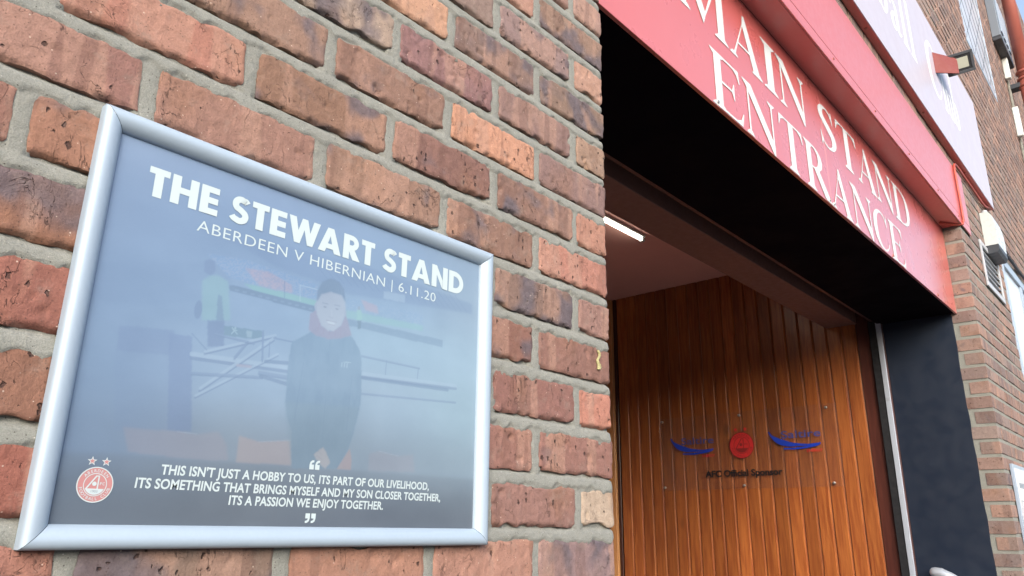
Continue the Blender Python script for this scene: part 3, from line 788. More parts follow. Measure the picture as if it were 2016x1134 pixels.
# ------------------------------------------------------------------ framed poster
PX0, PX1, PZ0, PZ1 = -.9395, -.3445, .027, .470
PF = thing('poster_frame', 'silver aluminium snap frame holding a blue grey football stand poster with painted-in haze on the brick wall', 'poster frame', ((PX0+PX1)/2, 0, PZ0))
prof = [(0, -.001), (0, .0085), (.0009, .0112), (.0026, .0128), (.0055, .0137), (.009, .0136), (.0125, .0126), (.016, .0107), (.0190, .0080), (.0212, .0050), (.0222, .0026), (.0223, .0)]
def rail(side):
    V = []; n = len(prof)
    for (w_, h_) in prof:
        y = -.0022-h_ if h_ > 0 else -.0005
        if side == 'top': a, b = (PX0+w_, y, PZ1-w_), (PX1-w_, y, PZ1-w_)
        if side == 'bottom': a, b = (PX1-w_, y, PZ0+w_), (PX0+w_, y, PZ0+w_)
        if side == 'left': a, b = (PX0+w_, y, PZ0+w_), (PX0+w_, y, PZ1-w_)
        if side == 'right': a, b = (PX1-w_, y, PZ1-w_), (PX1-w_, y, PZ0+w_)
        g_ = .00035
        A = np.array(a); B = np.array(b); d = (B-A)/np.linalg.norm(B-A); V += [tuple(A+d*g_), tuple(B-d*g_)]
    F = [(2*i, 2*i+1, 2*i+3, 2*i+2) for i in range(n-1)]
    me = mesh('rail', V, F, True); return link('rail', me, PF, m_alu)
for s_ in ('top', 'bottom', 'left', 'right'): rail(s_)
MB().box(PX0+.003, PX1-.003, -.0024, -.0004, PZ0+.003, PZ1-.003).build('back_panel', m_dark, PF)

POST = {'roof': [(157.0, 366.2), (242.5, 381.0), (384.8, 386.4), (562.7, 380.0), (563.3, 364.4), (402.3, 348.0), (333.6, 341.0), (284.7, 346.7), (223.2, 349.9)], 'seatsL': [(184.6, 337.5), (215.4, 341.2), (248.1, 332.1), (250.3, 322.8), (226.7, 321.2), (204.8, 321.3)], 'crowd': [(136.5, 342.2), (184.4, 347.6), (285.1, 342.5), (284.8, 322.8), (204.9, 320.3), (167.2, 320.9)], 'seatsR': [(352.6, 338.7), (380.4, 336.0), (384.1, 325.3), (361.9, 325.0)], 'crowdR': [(330.2, 335.7), (463.3, 342.5), (464.5, 323.4), (332.1, 316.1)], 'pitchL': [(183.9, 319.1), (235.7, 320.7), (285.0, 320.7), (285.8, 313.4), (201.6, 312.4)], 'pitchR': [(330.5, 319.1), (464.4, 325.7), (464.9, 317.4), (331.5, 308.3)], 'adL': [(167.3, 313.0), (283.3, 313.9), (284.2, 305.1), (169.2, 306.0)], 'adR': [(334.1, 308.2), (503.8, 311.6), (504.4, 300.7), (335.0, 299.1)], 'goal': [(261.7, 315.3), (259.5, 335.0), (285.8, 335.7)], 'stew': [(135.5, 308.8), (143.8, 317.8), (153.3, 320.2), (165.8, 316.5), (174.8, 271.8), (141.7, 264.8)], 'stewhead': [(135.0, 332.0), (141.1, 337.5), (147.3, 335.3), (149.8, 324.2), (143.8, 317.8), (136.6, 320.7)], 'stewarm': [(155.9, 298.5), (160.8, 297.7), (167.1, 270.2), (158.1, 268.3)], 'stewleg': [(148.2, 266.2), (168.0, 270.4), (171.1, 240.7), (152.3, 237.2)], 'stew2': [(348.1, 323.0), (355.2, 324.6), (357.8, 310.5), (348.6, 308.6)], 'stew2leg': [(349.9, 308.8), (356.5, 310.2), (356.7, 298.6), (351.5, 297.6)], 'exit': [(167.8, 264.6), (215.8, 267.6), (217.1, 257.0), (169.4, 253.2)], 'exitman': [(178.8, 265.0), (181.7, 257.9)], 'board': [(390.4, 359.4), (428.6, 362.6), (428.2, 351.1), (390.1, 348.7)], 'col': [(108.4, 243.6), (133.4, 245.1), (147.5, 143.9), (121.6, 142.4)], 'leftdark': [(57.5, 242.0), (113.8, 248.0), (112.5, 220.1), (58.8, 215.9)], 'boy': [(256.1, 262.4), (275.5, 275.3), (288.5, 287.4), (327.6, 295.4), (345.6, 283.6), (357.5, 269.4), (360.9, 258.0), (365.2, 209.2), (364.1, 195.7), (356.9, 161.7), (350.0, 140.9), (336.2, 118.1), (273.2, 114.1), (267.7, 156.0), (259.3, 173.3), (255.1, 190.2), (254.2, 239.9)], 'snood': [(277.4, 301.9), (287.3, 310.5), (295.5, 290.9), (309.6, 285.7), (324.9, 297.0), (330.5, 313.6), (337.0, 299.5), (342.6, 287.4), (326.5, 280.0), (309.4, 275.6), (289.7, 276.0), (277.2, 281.9)], 'face': [(284.5, 320.6), (288.8, 331.4), (304.2, 338.4), (320.9, 338.0), (329.0, 328.8), (329.7, 313.4), (324.9, 297.0), (314.4, 287.3), (305.8, 286.2), (295.5, 290.9), (287.2, 304.1)], 'hair': [(285.7, 318.8), (284.8, 333.7), (290.8, 347.2), (302.5, 355.0), (315.4, 354.5), (325.3, 345.8), (329.0, 328.8), (322.3, 337.2), (305.6, 337.6), (291.3, 330.9)], 'eyes': [(298.3, 315.6), (316.5, 317.1)], 'mouth': [(300.8, 298.5), (309.8, 296.0), (318.9, 300.5), (310.0, 293.5)], 'nose': [(308.2, 306.5)], 'logo': [(329.5, 249.5), (343.5, 249.7), (344.1, 243.4), (331.4, 243.4)], 'hand': [(300.9, 132.1), (313.4, 141.8), (317.3, 138.2), (325.9, 124.2), (319.6, 116.6), (313.4, 119.5), (304.4, 127.6)], 'seat1': [(77.7, 141.4), (132.3, 142.8), (153.8, 141.9), (177.2, 147.2), (188.4, 135.0), (193.1, 116.9), (136.3, 116.3), (86.2, 118.2)], 'seat2': [(202.6, 145.2), (227.5, 140.5), (267.3, 145.6), (272.8, 117.4), (202.5, 116.3)], 'seat3': [(336.2, 117.7), (353.5, 143.6), (357.8, 127.4), (356.8, 117.0)], 'seat4': [(383.5, 139.4), (399.1, 143.7), (432.5, 140.0), (458.1, 144.1), (462.6, 120.6), (384.0, 118.0)], 'bars': [[(136.1, 226.1), (254.2, 229.9)], [(150.3, 231.3), (233.3, 266.1)], [(150.5, 190.7), (231.6, 262.1)], [(146.2, 182.1), (239.2, 244.2)], [(185.3, 231.0), (198.9, 251.6)], [(216.8, 267.8), (219.9, 234.0)], [(231.5, 262.7), (259.5, 263.0)], [(217.6, 219.2), (255.5, 219.2)], [(139.1, 205.9), (222.4, 214.2)], [(360.7, 263.4), (462.2, 263.1)], [(402.6, 264.0), (402.0, 242.7)], [(459.8, 262.7), (458.7, 245.6)], [(362.8, 239.9), (533.6, 248.3)], [(365.0, 214.5), (534.7, 224.4)], [(226.8, 256.8), (227.9, 239.3)], [(158.7, 253.3), (207.2, 251.2)]], 'darkbars': [[(224.4, 232.8), (252.9, 235.6)], [(220.2, 214.8), (255.8, 210.4)], [(363.2, 234.6), (517.4, 240.0)], [(237.5, 334.7), (239.8, 314.4)], [(132.9, 248.2), (151.9, 233.4)]], 'band': [(136.3, 116.3), (272.8, 116.9), (582.9, 126.5)]}
# raster the photograph with its sky veil painted into the vertex colours
IX0, IX1, IZ0, IZ1 = PX0+.0215, PX1-.0215, PZ0+.0215, PZ1-.0215
NX, NZ = 520, 376
gx = np.linspace(IX0, IX1, NX); gz = np.linspace(IZ0, IZ1, NZ)
MX, MZ = np.meshgrid((gx+.943)*1000, gz*1000, indexing='ij')
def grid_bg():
    ctrl = np.array([  # columns left to right, rows bottom to top (display values, veil included)
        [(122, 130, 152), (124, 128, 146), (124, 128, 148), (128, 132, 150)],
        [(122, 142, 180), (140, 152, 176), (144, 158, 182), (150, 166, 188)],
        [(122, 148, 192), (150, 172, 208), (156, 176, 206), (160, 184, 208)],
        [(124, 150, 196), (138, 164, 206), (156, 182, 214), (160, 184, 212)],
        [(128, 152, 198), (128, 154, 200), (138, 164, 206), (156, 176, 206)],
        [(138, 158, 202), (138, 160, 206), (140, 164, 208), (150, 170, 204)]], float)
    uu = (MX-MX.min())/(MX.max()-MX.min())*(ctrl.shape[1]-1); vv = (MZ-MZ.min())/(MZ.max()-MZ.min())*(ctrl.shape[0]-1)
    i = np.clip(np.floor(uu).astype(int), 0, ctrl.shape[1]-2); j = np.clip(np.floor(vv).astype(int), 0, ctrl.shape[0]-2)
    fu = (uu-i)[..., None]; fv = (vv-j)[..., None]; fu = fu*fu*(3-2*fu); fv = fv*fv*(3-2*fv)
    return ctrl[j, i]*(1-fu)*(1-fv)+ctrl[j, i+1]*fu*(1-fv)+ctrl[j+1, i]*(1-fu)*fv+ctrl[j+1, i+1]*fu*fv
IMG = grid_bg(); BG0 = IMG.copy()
def inside(P):
    x, z = MX, MZ; P = np.array(P); r_ = np.zeros(x.shape, bool); n = len(P)
    for i in range(n):
        x0, z0 = P[i]; x1, z1 = P[(i+1) % n]
        c_ = ((z0 > z) != (z1 > z)); r_ ^= c_ & (x < (x1-x0)*(z-z0)/((z1-z0) if z1 != z0 else 1e-9)+x0)
    return r_
def blur(a, n):
    for _ in range(n):
        p = np.pad(a, 1, mode='edge'); a = (p[:-2, 1:-1]+p[2:, 1:-1]+p[1:-1, :-2]+p[1:-1, 2:]+2*p[1:-1, 1:-1])/6
    return a
def paintp(P, col, al=1., soft=1, mod=None):
    global IMG
    m = blur(inside(P).astype(float), soft)*al
    if mod is not None: m = m*mod
    IMG = IMG*(1-m[..., None])+np.array(col, float)*m[..., None]
def linep(P, wd, col, al=1.):
    global IMG
    (x0, z0), (x1, z1) = P; dx, dz = x1-x0, z1-z0; L2 = dx*dx+dz*dz
    t_ = np.clip(((MX-x0)*dx+(MZ-z0)*dz)/L2, 0, 1); d = np.hypot(MX-x0-t_*dx, MZ-z0-t_*dz)
    m = np.clip((wd/2-d)/.9+.5, 0, 1)*al; IMG = IMG*(1-m[..., None])+np.array(col, float)*m[..., None]
def ell(cx, cz, rx, rz, col, al=1., soft=.25):
    global IMG
    d = np.hypot((MX-cx)/rx, (MZ-cz)/rz); m = np.clip((1-d)/soft, 0, 1)*al; IMG = IMG*(1-m[..., None])+np.array(col, float)*m[..., None]
S = POST
spk = (vn(MX*.7, MZ*.9, 0, 51) > .15)*1.; spk2 = (vn(MX*.5, MZ*.6, 0, 53) > .1)*1.
paintp([(0, 0), (640, 0), (640, 118), (272, 117), (0, 114)], (112, 116, 134), .45, 14)
paintp(S['roof'], (112, 136, 188), .55, 6)
for i in range(22):
    x = 300+i*12; linep([(x, 352+i*.6), (x-26, 372+i*.6)], .9, (98, 122, 176), .55)
paintp([(20, 300), (170, 340), (170, 300), (90, 270), (20, 262)], (112, 138, 186), .35, 8)
paintp(S['crowd'], (120, 158, 218), .75, 2); paintp(S['crowd'], (176, 176, 206), .5, 1, spk)
paintp(S['seatsL'], (212, 158, 178), .85, 2); paintp(S['seatsL'], (140, 150, 196), .5, 0, spk2)
paintp(S['crowdR'], (126, 162, 212), .6, 2); paintp(S['crowdR'], (176, 182, 212), .4, 0, spk)
paintp(S['seatsR'], (204, 158, 180), .8, 2)
paintp(S['pitchL'], (132, 196, 186), .95, 1); paintp(S['pitchR'], (138, 194, 194), .8, 2)
paintp(S['adL'], (98, 124, 164), .95, 1); paintp(S['adR'], (110, 138, 178), .75, 1)
for i in range(11):
    x = 176+i*10; linep([(x, 308.5), (x+3.5, 308.8)], 2.2, (130, 152, 190), .6)
for i in range(9):
    x = 348+i*16; linep([(x, 304.5), (x+4, 304.8)], 2.0, (134, 158, 196), .5)
linep([S['goal'][0], S['goal'][1]], 1.0, (205, 222, 236), .8); linep([S['goal'][1], S['goal'][2]], 1.0, (205, 222, 236), .8)
paintp(S['board'], (172, 190, 220), .8, 1)
paintp(S['leftdark'], (104, 124, 180), .6, 3); paintp(S['col'], (104, 124, 182), .75, 2)
paintp([(57, 216), (112, 220), (121, 142), (70, 138)], (112, 134, 186), .3, 4)
paintp(S['stew'], (138, 186, 192), .85, 2); paintp(S['stewhead'], (104, 124, 176), .75, 2)
paintp(S['stewarm'], (104, 130, 172), .7, 1); paintp(S['stewleg'], (98, 118, 172), .8, 2); ell(136, 276, 5, 12, (100, 122, 172), .7)
paintp(S['exit'], (96, 134, 162), .85, 1)
for a, b in (((178, 264), (181, 261)), ((181, 261), (178, 257)), ((181, 261), (185, 258)), ((179, 262.5), (184, 262))): linep([a, b], 1.2, (170, 200, 214), .9)
ell(181.5, 264.3, 1.3, 1.3, (170, 200, 214), .9)
paintp([(196, 264), (203, 264.5), (203.5, 257), (196.5, 256.5)], (176, 200, 216), .6, 1)
for i, bseg in enumerate(S['bars']):
    wd = [5.2, 3.0, 3.4, 2.6, 2.6, 2.6, 1.4, 3.0, 2.4, 1.4, 1.2, 1.2, 5.0, 1.6, 1.4, 1.6][i]
    linep([(bseg[0][0], bseg[0][1]-wd*.8), (bseg[1][0], bseg[1][1]-wd*.8)], wd*.9, (96, 118, 168), .65)
    linep(bseg, wd, (172, 190, 220) if i in (0, 1, 2, 3, 12) else (118, 140, 186), .8)
for bseg in S['darkbars']: linep(bseg, 4.5 if bseg[0][1] < 240 else 1.2, (94, 118, 166), .7)
linep([(190, 222.5), (206, 223.5)], 3.2, (190, 162, 186), .8)
paintp(S['stew2'], (150, 204, 190), .9, 1); paintp(S['stew2leg'], (96, 122, 150), .85, 1); ell(351, 326, 2.6, 3, (150, 150, 170), .8)
paintp(S['seat1'], (172, 150, 166), .7, 3); paintp(S['seat2'], (204, 160, 158), .8, 2); paintp(S['seat4'], (172, 154, 172), .65, 3)
for nm in ('seat1', 'seat2', 'seat4'):
    P = S[nm]; linep([P[1], P[2]], .8, (214, 206, 222), .5)
paintp(S['boy'], (112, 142, 180), .96, 1)
_w = fb(MX*.10, MZ*.04, 0, 71, 3); paintp(S['boy'], (90, 118, 158), .22, 2, np.clip(_w*1.4, 0, 1)); paintp(S['boy'], (140, 166, 200), .16, 2, np.clip(-_w*1.4, 0, 1))
paintp([(273, 114), (336, 118), (350, 141), (364, 196), (255, 190), (259, 173)], (120, 144, 166), .5, 10)
linep([(310, 276), (312, 118)], .9, (96, 124, 164), .35); linep([(275, 240), (270, 170)], 1.2, (92, 120, 162), .35); linep([(348, 235), (346, 165)], 1.2, (92, 120, 162), .35)
paintp(S['seat3'], (206, 150, 148), .85, 1)
paintp(S['snood'], (166, 132, 164), .85, 1)
for k in range(5): linep([(290+k*9, 281), (293+k*8, 300-3*abs(k-2))], 1.0, (156, 116, 150), .5)
paintp(S['face'], (190, 182, 200), .95, 1); ell(309, 296, 11, 7, (196, 184, 200), .5, .6)
ell(284.8, 314, 2.2, 5, (178, 168, 194), .8); ell(330, 314, 2.0, 5, (178, 168, 194), .7)
paintp(S['hair'], (104, 126, 164), .92, 2)
for k in range(14): linep([(288+k*2.8, 340+4*math.sin(k)), (291+k*2.6, 352-abs(k-7)*.6)], .7, (128, 146, 180), .45)
for ex, ez in S['eyes']:
    ell(ex, ez, 3.2, 1.4, (120, 122, 150), .75, .5); linep([(ex-4, ez+4.6), (ex+4, ez+4.9)], 1.1, (130, 130, 158), .7)
linep([(308.4, 314), (309.6, 305)], 1.1, (206, 196, 212), .6); linep([(305.5, 304.2), (311.8, 304)], 1.0, (160, 146, 172), .6)
ell(309.5, 297.3, 7.4, 2.3, (222, 216, 228), .85, .35); linep([(302, 299.2), (317.5, 299.6)], .8, (160, 124, 150), .7); linep([(305, 294.6), (315, 294.8)], .9, (180, 138, 160), .6)
paintp(S['hand'], (204, 176, 176), .9, 1); linep([(306, 131), (314, 127)], .7, (160, 140, 150), .6); linep([(308, 136), (313, 133)], .7, (160, 140, 150), .5)
for k in range(3): linep([(331+k*4.1, 244.3), (331+k*4.1, 248.8)], 1.5, (186, 204, 224), .8)
for a_, b_, c_ in ((336, 250.4, 1.4), (339.5, 251, 1.6)): linep([(a_-3, b_), (a_+5, b_+.3)], c_*.7, (190, 208, 226), .7)
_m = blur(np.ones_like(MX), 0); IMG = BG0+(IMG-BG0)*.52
_g = IMG.mean(-1, keepdims=True); IMG = _g+(IMG-_g)*.72
_k = np.clip((118-MZ)/30, 0, 1)[..., None]; IMG = IMG*(1-.07*_k)
IMG = IMG+(fb(MX*.02, MZ*.03, 0, 73, 4)*3.2)[..., None]
IMG = IMG+(vn(MX*1.6, MZ*1.6, 0, 61)*1.2)[..., None]
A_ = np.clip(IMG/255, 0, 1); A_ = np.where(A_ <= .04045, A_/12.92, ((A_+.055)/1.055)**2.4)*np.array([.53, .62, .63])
YP = -.0030
V = np.stack([np.repeat(gx, NZ), np.full(NX*NZ, YP), np.tile(gz, NX)], 1)
idx = np.arange(NX*NZ).reshape(NX, NZ)
Fp = np.stack([idx[:-1, :-1], idx[1:, :-1], idx[1:, 1:], idx[:-1, 1:]], -1).reshape(-1, 4)
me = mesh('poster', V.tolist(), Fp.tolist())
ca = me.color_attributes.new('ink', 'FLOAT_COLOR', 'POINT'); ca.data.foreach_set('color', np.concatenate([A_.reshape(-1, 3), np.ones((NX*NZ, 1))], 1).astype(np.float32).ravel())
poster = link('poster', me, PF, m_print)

def flat(name, layers, mat, y, parent, dy=-.00004):
    mb = MB()
    for i, (V, F) in enumerate(layers): mb.add([(v[0], y+dy*(i % 12), v[1]) for v in V], F)
    return mb.build(name, mat, parent)
YT = YP-.0003
# bold geometric capitals for the heading
def gstroke(pts, wd):
    return strip([(a, b, wd) for a, b in pts])
def arcp(cx, cy, rx, ry, a0, a1, n=14): return [(cx+rx*math.cos(math.radians(a0+(a1-a0)*i/n)), cy+ry*math.sin(math.radians(a0+(a1-a0)*i/n))) for i in range(n+1)]
B = .27
HG = {'T': (.62, [rect(.0, .62, .78, 1), rect(.175, .445, 0, .78)]),
 'H': (.84, [rect(0, B, 0, 1), rect(.57, .84, 0, 1), rect(B, .57, .39, .61)]),
 'E': (.60, [rect(0, B, 0, 1), rect(B, .60, .78, 1), rect(B, .58, .39, .61), rect(B, .60, 0, .22)]),
 'W': (1.28, [poly((0, 1), (.28, 1), (.43, .36), (.37, 0), (.27, 0)), poly((.27, 0), (.49, 0), (.68, .72), (.64, 1), (.53, 1)), poly((.64, 1), (.75, 1), (1.01, 0), (.79, 0), (.60, .72)), poly((.79, 0), (1.01, 0), (1.28, 1), (1.0, 1), (.85, .36))]),
 'A': (.98, [poly((0, 0), (.29, 0), (.355, .18), (.49, .68), (.49, 1), (.36, 1)), poly((.98, 0), (.69, 0), (.625, .18), (.49, .68), (.49, 1), (.62, 1)), rect(.33, .65, .16, .36)]),
 'N': (.88, [rect(0, B, 0, 1), rect(.61, .88, 0, 1), poly((B, 1), (B, .60), (.61, 0), (.61, .40))]),
 'D': (.86, [rect(0, B, 0, 1), gstroke([(.25, .885)]+arcp(.33, .5, .40, .385, 88, -88)+[(.25, .115)], .23)]),
 'R': (.74, [rect(0, B, 0, 1), gstroke([(.25, .90)]+arcp(.36, .695, .225, .205, 88, -88)+[(.25, .49)], .21), poly((.26, .40), (.50, .45), (.78, 0), (.45, 0), (.27, .34))]),
 'S': (.66, [gstroke([(.56, .80), (.50, .87)]+arcp(.34, .71, .19, .19, 60, 230, 10)+[(.34, .51), (.45, .44)]+arcp(.33, .295, .20, .19, 35, -120, 10)+[(.12, .17), (.06, .24)], .225)])}
def heading(s, x0, x1, z0, z1):
    out = []; gap = .085; tot = 0
    for ch in s: tot += (.34 if ch == ' ' else HG[ch][0]+gap-(.13 if ch == 'W' else 0))
    k = (x1-x0)/(tot-gap); x = x0
    for ch in s:
        if ch == ' ': x += .34*k; continue
        for V, F in HG[ch][1]: out.append(([(x+v[0]*k, z0+v[1]*(z1-z0)) for v in V], F))
        x += (HG[ch][0]+gap-(.13 if ch == 'W' else 0))*k
    return out
flat('heading', heading('THE STEWART STAND', -.882, -.4005, .3885, .4225), m_inkw, YT, PF)
flat('subheading', [fit_text('ABERDEEN V HIBERNIAN | 6.11.20', (-.822, -.457, .3655, .3785), -.005, 0, 1.06)], m_inkw, YT, PF)
for s_, bx in (("THIS ISN'T JUST A HOBBY TO US, ITS PART OF OUR LIVELIHOOD,", (-.8215, -.454, .0985, .1085)),
              ("ITS SOMETHING THAT BRINGS MYSELF AND MY SON CLOSER TOGETHER,", (-.8455, -.432, .0843, .0943)),
              ("ITS A PASSION WE ENJOY TOGETHER.", (-.744, -.5315, .0710, .0810))):
    flat('quotation', [fit_text(s_, bx, .024, .06, 1.02)], m_inkw, YT, PF)
def qmark(x, z, w_, h_, flip):
    P = [(0, 0), (.9, 0), (.9, .52), (.42, .52), (.42, .62), (.62, .74), (.92, .78), (.92, 1.), (.5, .97), (.15, .8), (0, .5)]
    P = [(x+a*w_, z+b*h_) if not flip else (x+(1-a)*w_, z+(1-b)*h_) for a, b in P]
    return poly(*P)
flat('quotation_mark', [qmark(-.6465, .1145, .0068, .0108, False), qmark(-.6385, .1145, .0068, .0108, False)], m_inkw, YT, PF)
flat('quotation_mark', [qmark(-.6465, .0535, .0068, .0108, True), qmark(-.6385, .0535, .0068, .0108, True)], m_inkw, YT, PF)
cb, cl = [], []
for kd, q_ in crest(-.8825, .0855, .0166): (cb if kd == 'base' else cl).append(q_)
base0, base_txt = cb[0], cb[1:]
flat('crest', [base0]+[star2(-.8885, .1075, .0030), star2(-.8745, .1078, .0030)][:0], m_inkpink, YT, PF)
flat('crest_linework', cl, m_inkw, YT-.0003, PF, -.00002)
flat('crest_date', base_txt, m_inkgrey, YT-.0007, PF)
for sx in (-.8885, -.8755):
    flat('star', [star2(sx, .1072, .0046)], m_inkw, YT, PF); flat('star', [star2(sx, .1072, .0028)], m_inkpink, YT-.0002, PF)

# ------------------------------------------------------------------ clear sponsor sign on the panelling
SS = thing('sponsor_sign', 'clear acrylic sponsor sign with blue and red logos standing off the wood panelling', 'sign', (W-.02, 1.51, .325))
XS = W-.014
MB().box(XS, XS+.005, .860, 2.163, .322, .842, .0006).build('acrylic_sheet', m_acrylic, SS)
for y in (2.137, 1.525, .927):
    for z in (.344, .818):
        mb = MB(); mb.tube([(W-.001, y, z), (XS-.003, y, z), (XS-.005, y, z)], [.009, .009, .006], 12); mb.build('standoff', m_screw, SS)
def side(name, layers, mat, parent, x, dx=-.00005):
    """2-D drawing whose horizontal runs towards -y (as read from the doorway)"""
    mb = MB()
    for i, (V, F) in enumerate(layers): mb.add([(x+dx*(i % 14), -v[0], v[1]) for v in V], F)
    return mb.build(name, mat, parent)
side('sponsor_lettering', [fit_text('AFC Official Sponsor', (-1.806, -1.250, .405, .450), .034)], m_blk, SS, XS-.0006)
def swoosh(y0, y1, zb, zt):
    sx = y1-y0; h = zt-zb
    q = lambda a, b: (y0+a*sx, zb+b*h)
    out = [strip([(*q(.0, .98), .002), (*q(.06, .70), .016*sx/.33), (*q(.18, .42), .034*sx/.33), (*q(.34, .22), .030*sx/.33), (*q(.48, .12), .016*sx/.33), (*q(.60, .09), .003)]),
           strip([(*q(.10, .60), .003), (*q(.28, .42), .010), (*q(.45, .22), .014), (*q(.62, .12), .016), (*q(.80, .10), .008), (*q(.95, .14), .003)]),
           strip([(*q(.28, -.05), .004), (*q(.5, -.08), .012), (*q(.72, -.04), .012), (*q(.88, .06), .020), (*q(.98, .12), .014), (*q(1., .20), .004)])]
    return out
for (y0, y1, zb, zt) in ((-2.067, -1.735, .582, .692), (-1.322, -.985, .578, .690)):
    side('logo_swoosh', swoosh(y0, y1, zb, zt), m_blue, SS, XS-.0006)
    side('logo_lettering', [fit_text('Saltire', (y0+.085, y1+.008, zt-.052, zt-.004), .01)], m_blue2, SS, XS-.0012)
    side('logo_caption', [fit_text('ENERGY', (y0+.245, y1+.012, zb-.036, zb-.018), .02, .1)], m_red3, SS, XS-.0006)
rb, rl = [], []
for kd, q_ in crest(-1.520, .612, .090): (rb if kd == 'base' else rl).append(q_)
side('crest', [rb[0]], m_red3, SS, XS-.0006)
m_red4 = ink('dull_red_vinyl', (.20, .02, .02))
side('crest_linework', rl, m_red4, SS, XS-.0010, -.00003)
for yy in (-1.556, -1.486): side('star', [star2(yy, .720, .017)], m_red3, SS, XS-.0006)

# ------------------------------------------------------------------ small things on the near wall
b_ = MB(); rr_ = random.Random(5); V = []; n = 26
cen = [(-.0435+.0035*math.sin(i*1.3)+.001*i/8, .331+.036*i/8, w_) for i, w_ in enumerate((.005, .0085, .0075, .005, .0042, .0045, .0040, .0036, .002))]
ringsN = 10
for cx_, cz_, w_ in cen:
    for k in range(ringsN):
        a = 2*math.pi*k/ringsN
        V.append((cx_+w_*.8*math.cos(a), -.0008-.0035*max(0, math.sin(a))*(.7+.6*rr_.random()), cz_+w_*.3*math.sin(a)*.3))
F = [(i*ringsN+k, i*ringsN+(k+1) % ringsN, (i+1)*ringsN+(k+1) % ringsN, (i+1)*ringsN+k) for i in range(len(cen)-1) for k in range(ringsN)]
b_.add(V, F+[tuple(range(ringsN)), tuple((len(cen)-1)*ringsN+k for k in range(ringsN))])
o = b_.build('glue_blob', paint('dried_yellow_glue', (.36, .33, .16), .6, 0, .2, .001, 200.), None, True); tag(o, 'small dried yellow blob of glue stuck on a brick near the corner', 'glue blob')

# ------------------------------------------------------------------ white club sign above the lintel
CS = thing('club_sign', 'large lavender white sign with red underside reading Football Club above the lintel', 'sign', (2.3, 0, 2.335))
MB().box(-.6, 5.020, -.038, -.001, 2.335, 3.235, .001).build('tray', m_red, CS)
MB().box(-.6, 5.018, -.0425, -.0385, 2.338, 3.233, .0006).build('face_panel', m_signwhite, CS)
m_pale = ink('white_sign_lettering', (.90, .92, .92))
for ch, a, b in [('F', 1.50, 1.80), ('o', 1.82, 2.02), ('o', 2.03, 2.23), ('t', 2.25, 2.38), ('b', 2.41, 2.64), ('a', 2.655, 2.86), ('l', 2.87, 3.0), ('l', 3.02, 3.15),
                 ('C', 3.43, 3.78), ('l', 3.78, 3.88), ('u', 3.885, 4.05), ('b', 4.045, 4.22)]:
    place_letter(ch, a, b, 2.615, .40, -.0432, m_pale, CS)
for x in (2.2, 3.2, 4.2):
    mb = MB(); mb.tube([(x, -.02, 2.335), (x, -.02, 2.331)], [.008, .006], 8); mb.build('screw', m_pipe, CS)
# red cable
cab = [(3.70, .085, 1.846), (3.80, .02, 1.845), (3.834, -.012, 1.852), (3.842, -.018, 1.88), (3.85, -.018, 2.0), (3.848, -.018, 2.12), (3.85, -.018, 2.22), (3.868, -.018, 2.262), (3.91, -.016, 2.285), (4.0, -.014, 2.30), (4.15, -.014, 2.300), (4.3, -.012, 2.306), (4.42, -.014, 2.300), (4.55, -.012, 2.305), (4.72, -.014, 2.296), (4.80, -.016, 2.300), (4.93, -.018, 2.325)]
CB = MB(); CB.tube(cab, .0075, 8)
o = CB.build('red_cable', m_cable, None, True); tag(o, 'thin red painted cable looping up the end of the lintel and under the white sign', 'cable')

# ------------------------------------------------------------------ floodlight
FL = thing('floodlight', 'small black square floodlight on a red bracket above the white sign', 'floodlight', (3.85, -.04, 2.9))
def oriented(c, n, upv=(0, 0, 1)):
    n = np.array(n, float); n /= np.linalg.norm(n); up_ = np.array(upv, float); rgt = np.cross(up_, n); rgt /= np.linalg.norm(rgt); up_ = np.cross(n, rgt)
    return np.array(c, float), rgt, up_, n
def obox(mb, fr_, x0, x1, y0, y1, z0, z1, b=.002):
    t_ = MB().box(x0, x1, y0, y1, z0, z1, b); c, rg, up_, n = fr_
    mb.add([tuple(c+rg*v[0]+up_*v[1]+n*v[2]) for v in t_.V], t_.F)
fc = oriented((3.83, -.165, 2.925), (-.66, -.62, -.42), (-.45, .0, .9))
mb = MB(); obox(mb, fc, -.082, .082, -.068, .068, -.030, .0, .005)
for k in range(6): obox(mb, fc, -.070+k*.026, -.064+k*.026, -.05, .05, -.045, -.0305, .001)
mb.build('housing', m_charcoal, FL)
mb = MB()
for a in ((-.082, .082, -.068, -.050), (-.082, .082, .050, .068), (-.082, -.062, -.0498, .0498), (.062, .082, -.0498, .0498)): obox(mb, fc, a[0], a[1], a[2], a[3], .0005, .008, .002)
mb.build('bezel', m_charcoal, FL)
mb = MB(); obox(mb, fc, -.0615, .0615, -.0495, .0495, .0003, .003, .0005); mb.build('lens', m_dark, FL)
mb = MB(); obox(mb, fc, -.045, .045, -.034, .034, .0035, .005, .0005); mb.build('reflector', paint('dull_yellow_reflector', (.30, .31, .26), .4), FL)
mb = MB(); mb.tube([(3.87, -.043, 2.99), (3.87, -.14, 2.965)], .007, 8); mb.build('strut', m_charcoal, FL)
mb = MB(); mb.add([(3.66, -.043, 2.97), (3.66, -.043, 2.82), (3.78, -.15, 2.83), (3.80, -.15, 2.95), (3.67, -.043, 2.97), (3.67, -.043, 2.82), (3.79, -.15, 2.83), (3.81, -.15, 2.95)], [(0, 1, 2, 3), (7, 6, 5, 4), (0, 4, 5, 1), (1, 5, 6, 2), (2, 6, 7, 3), (3, 7, 4, 0)]); mb.build('bracket', paint('dull_red_bracket', (.18, .035, .03), .6), FL)

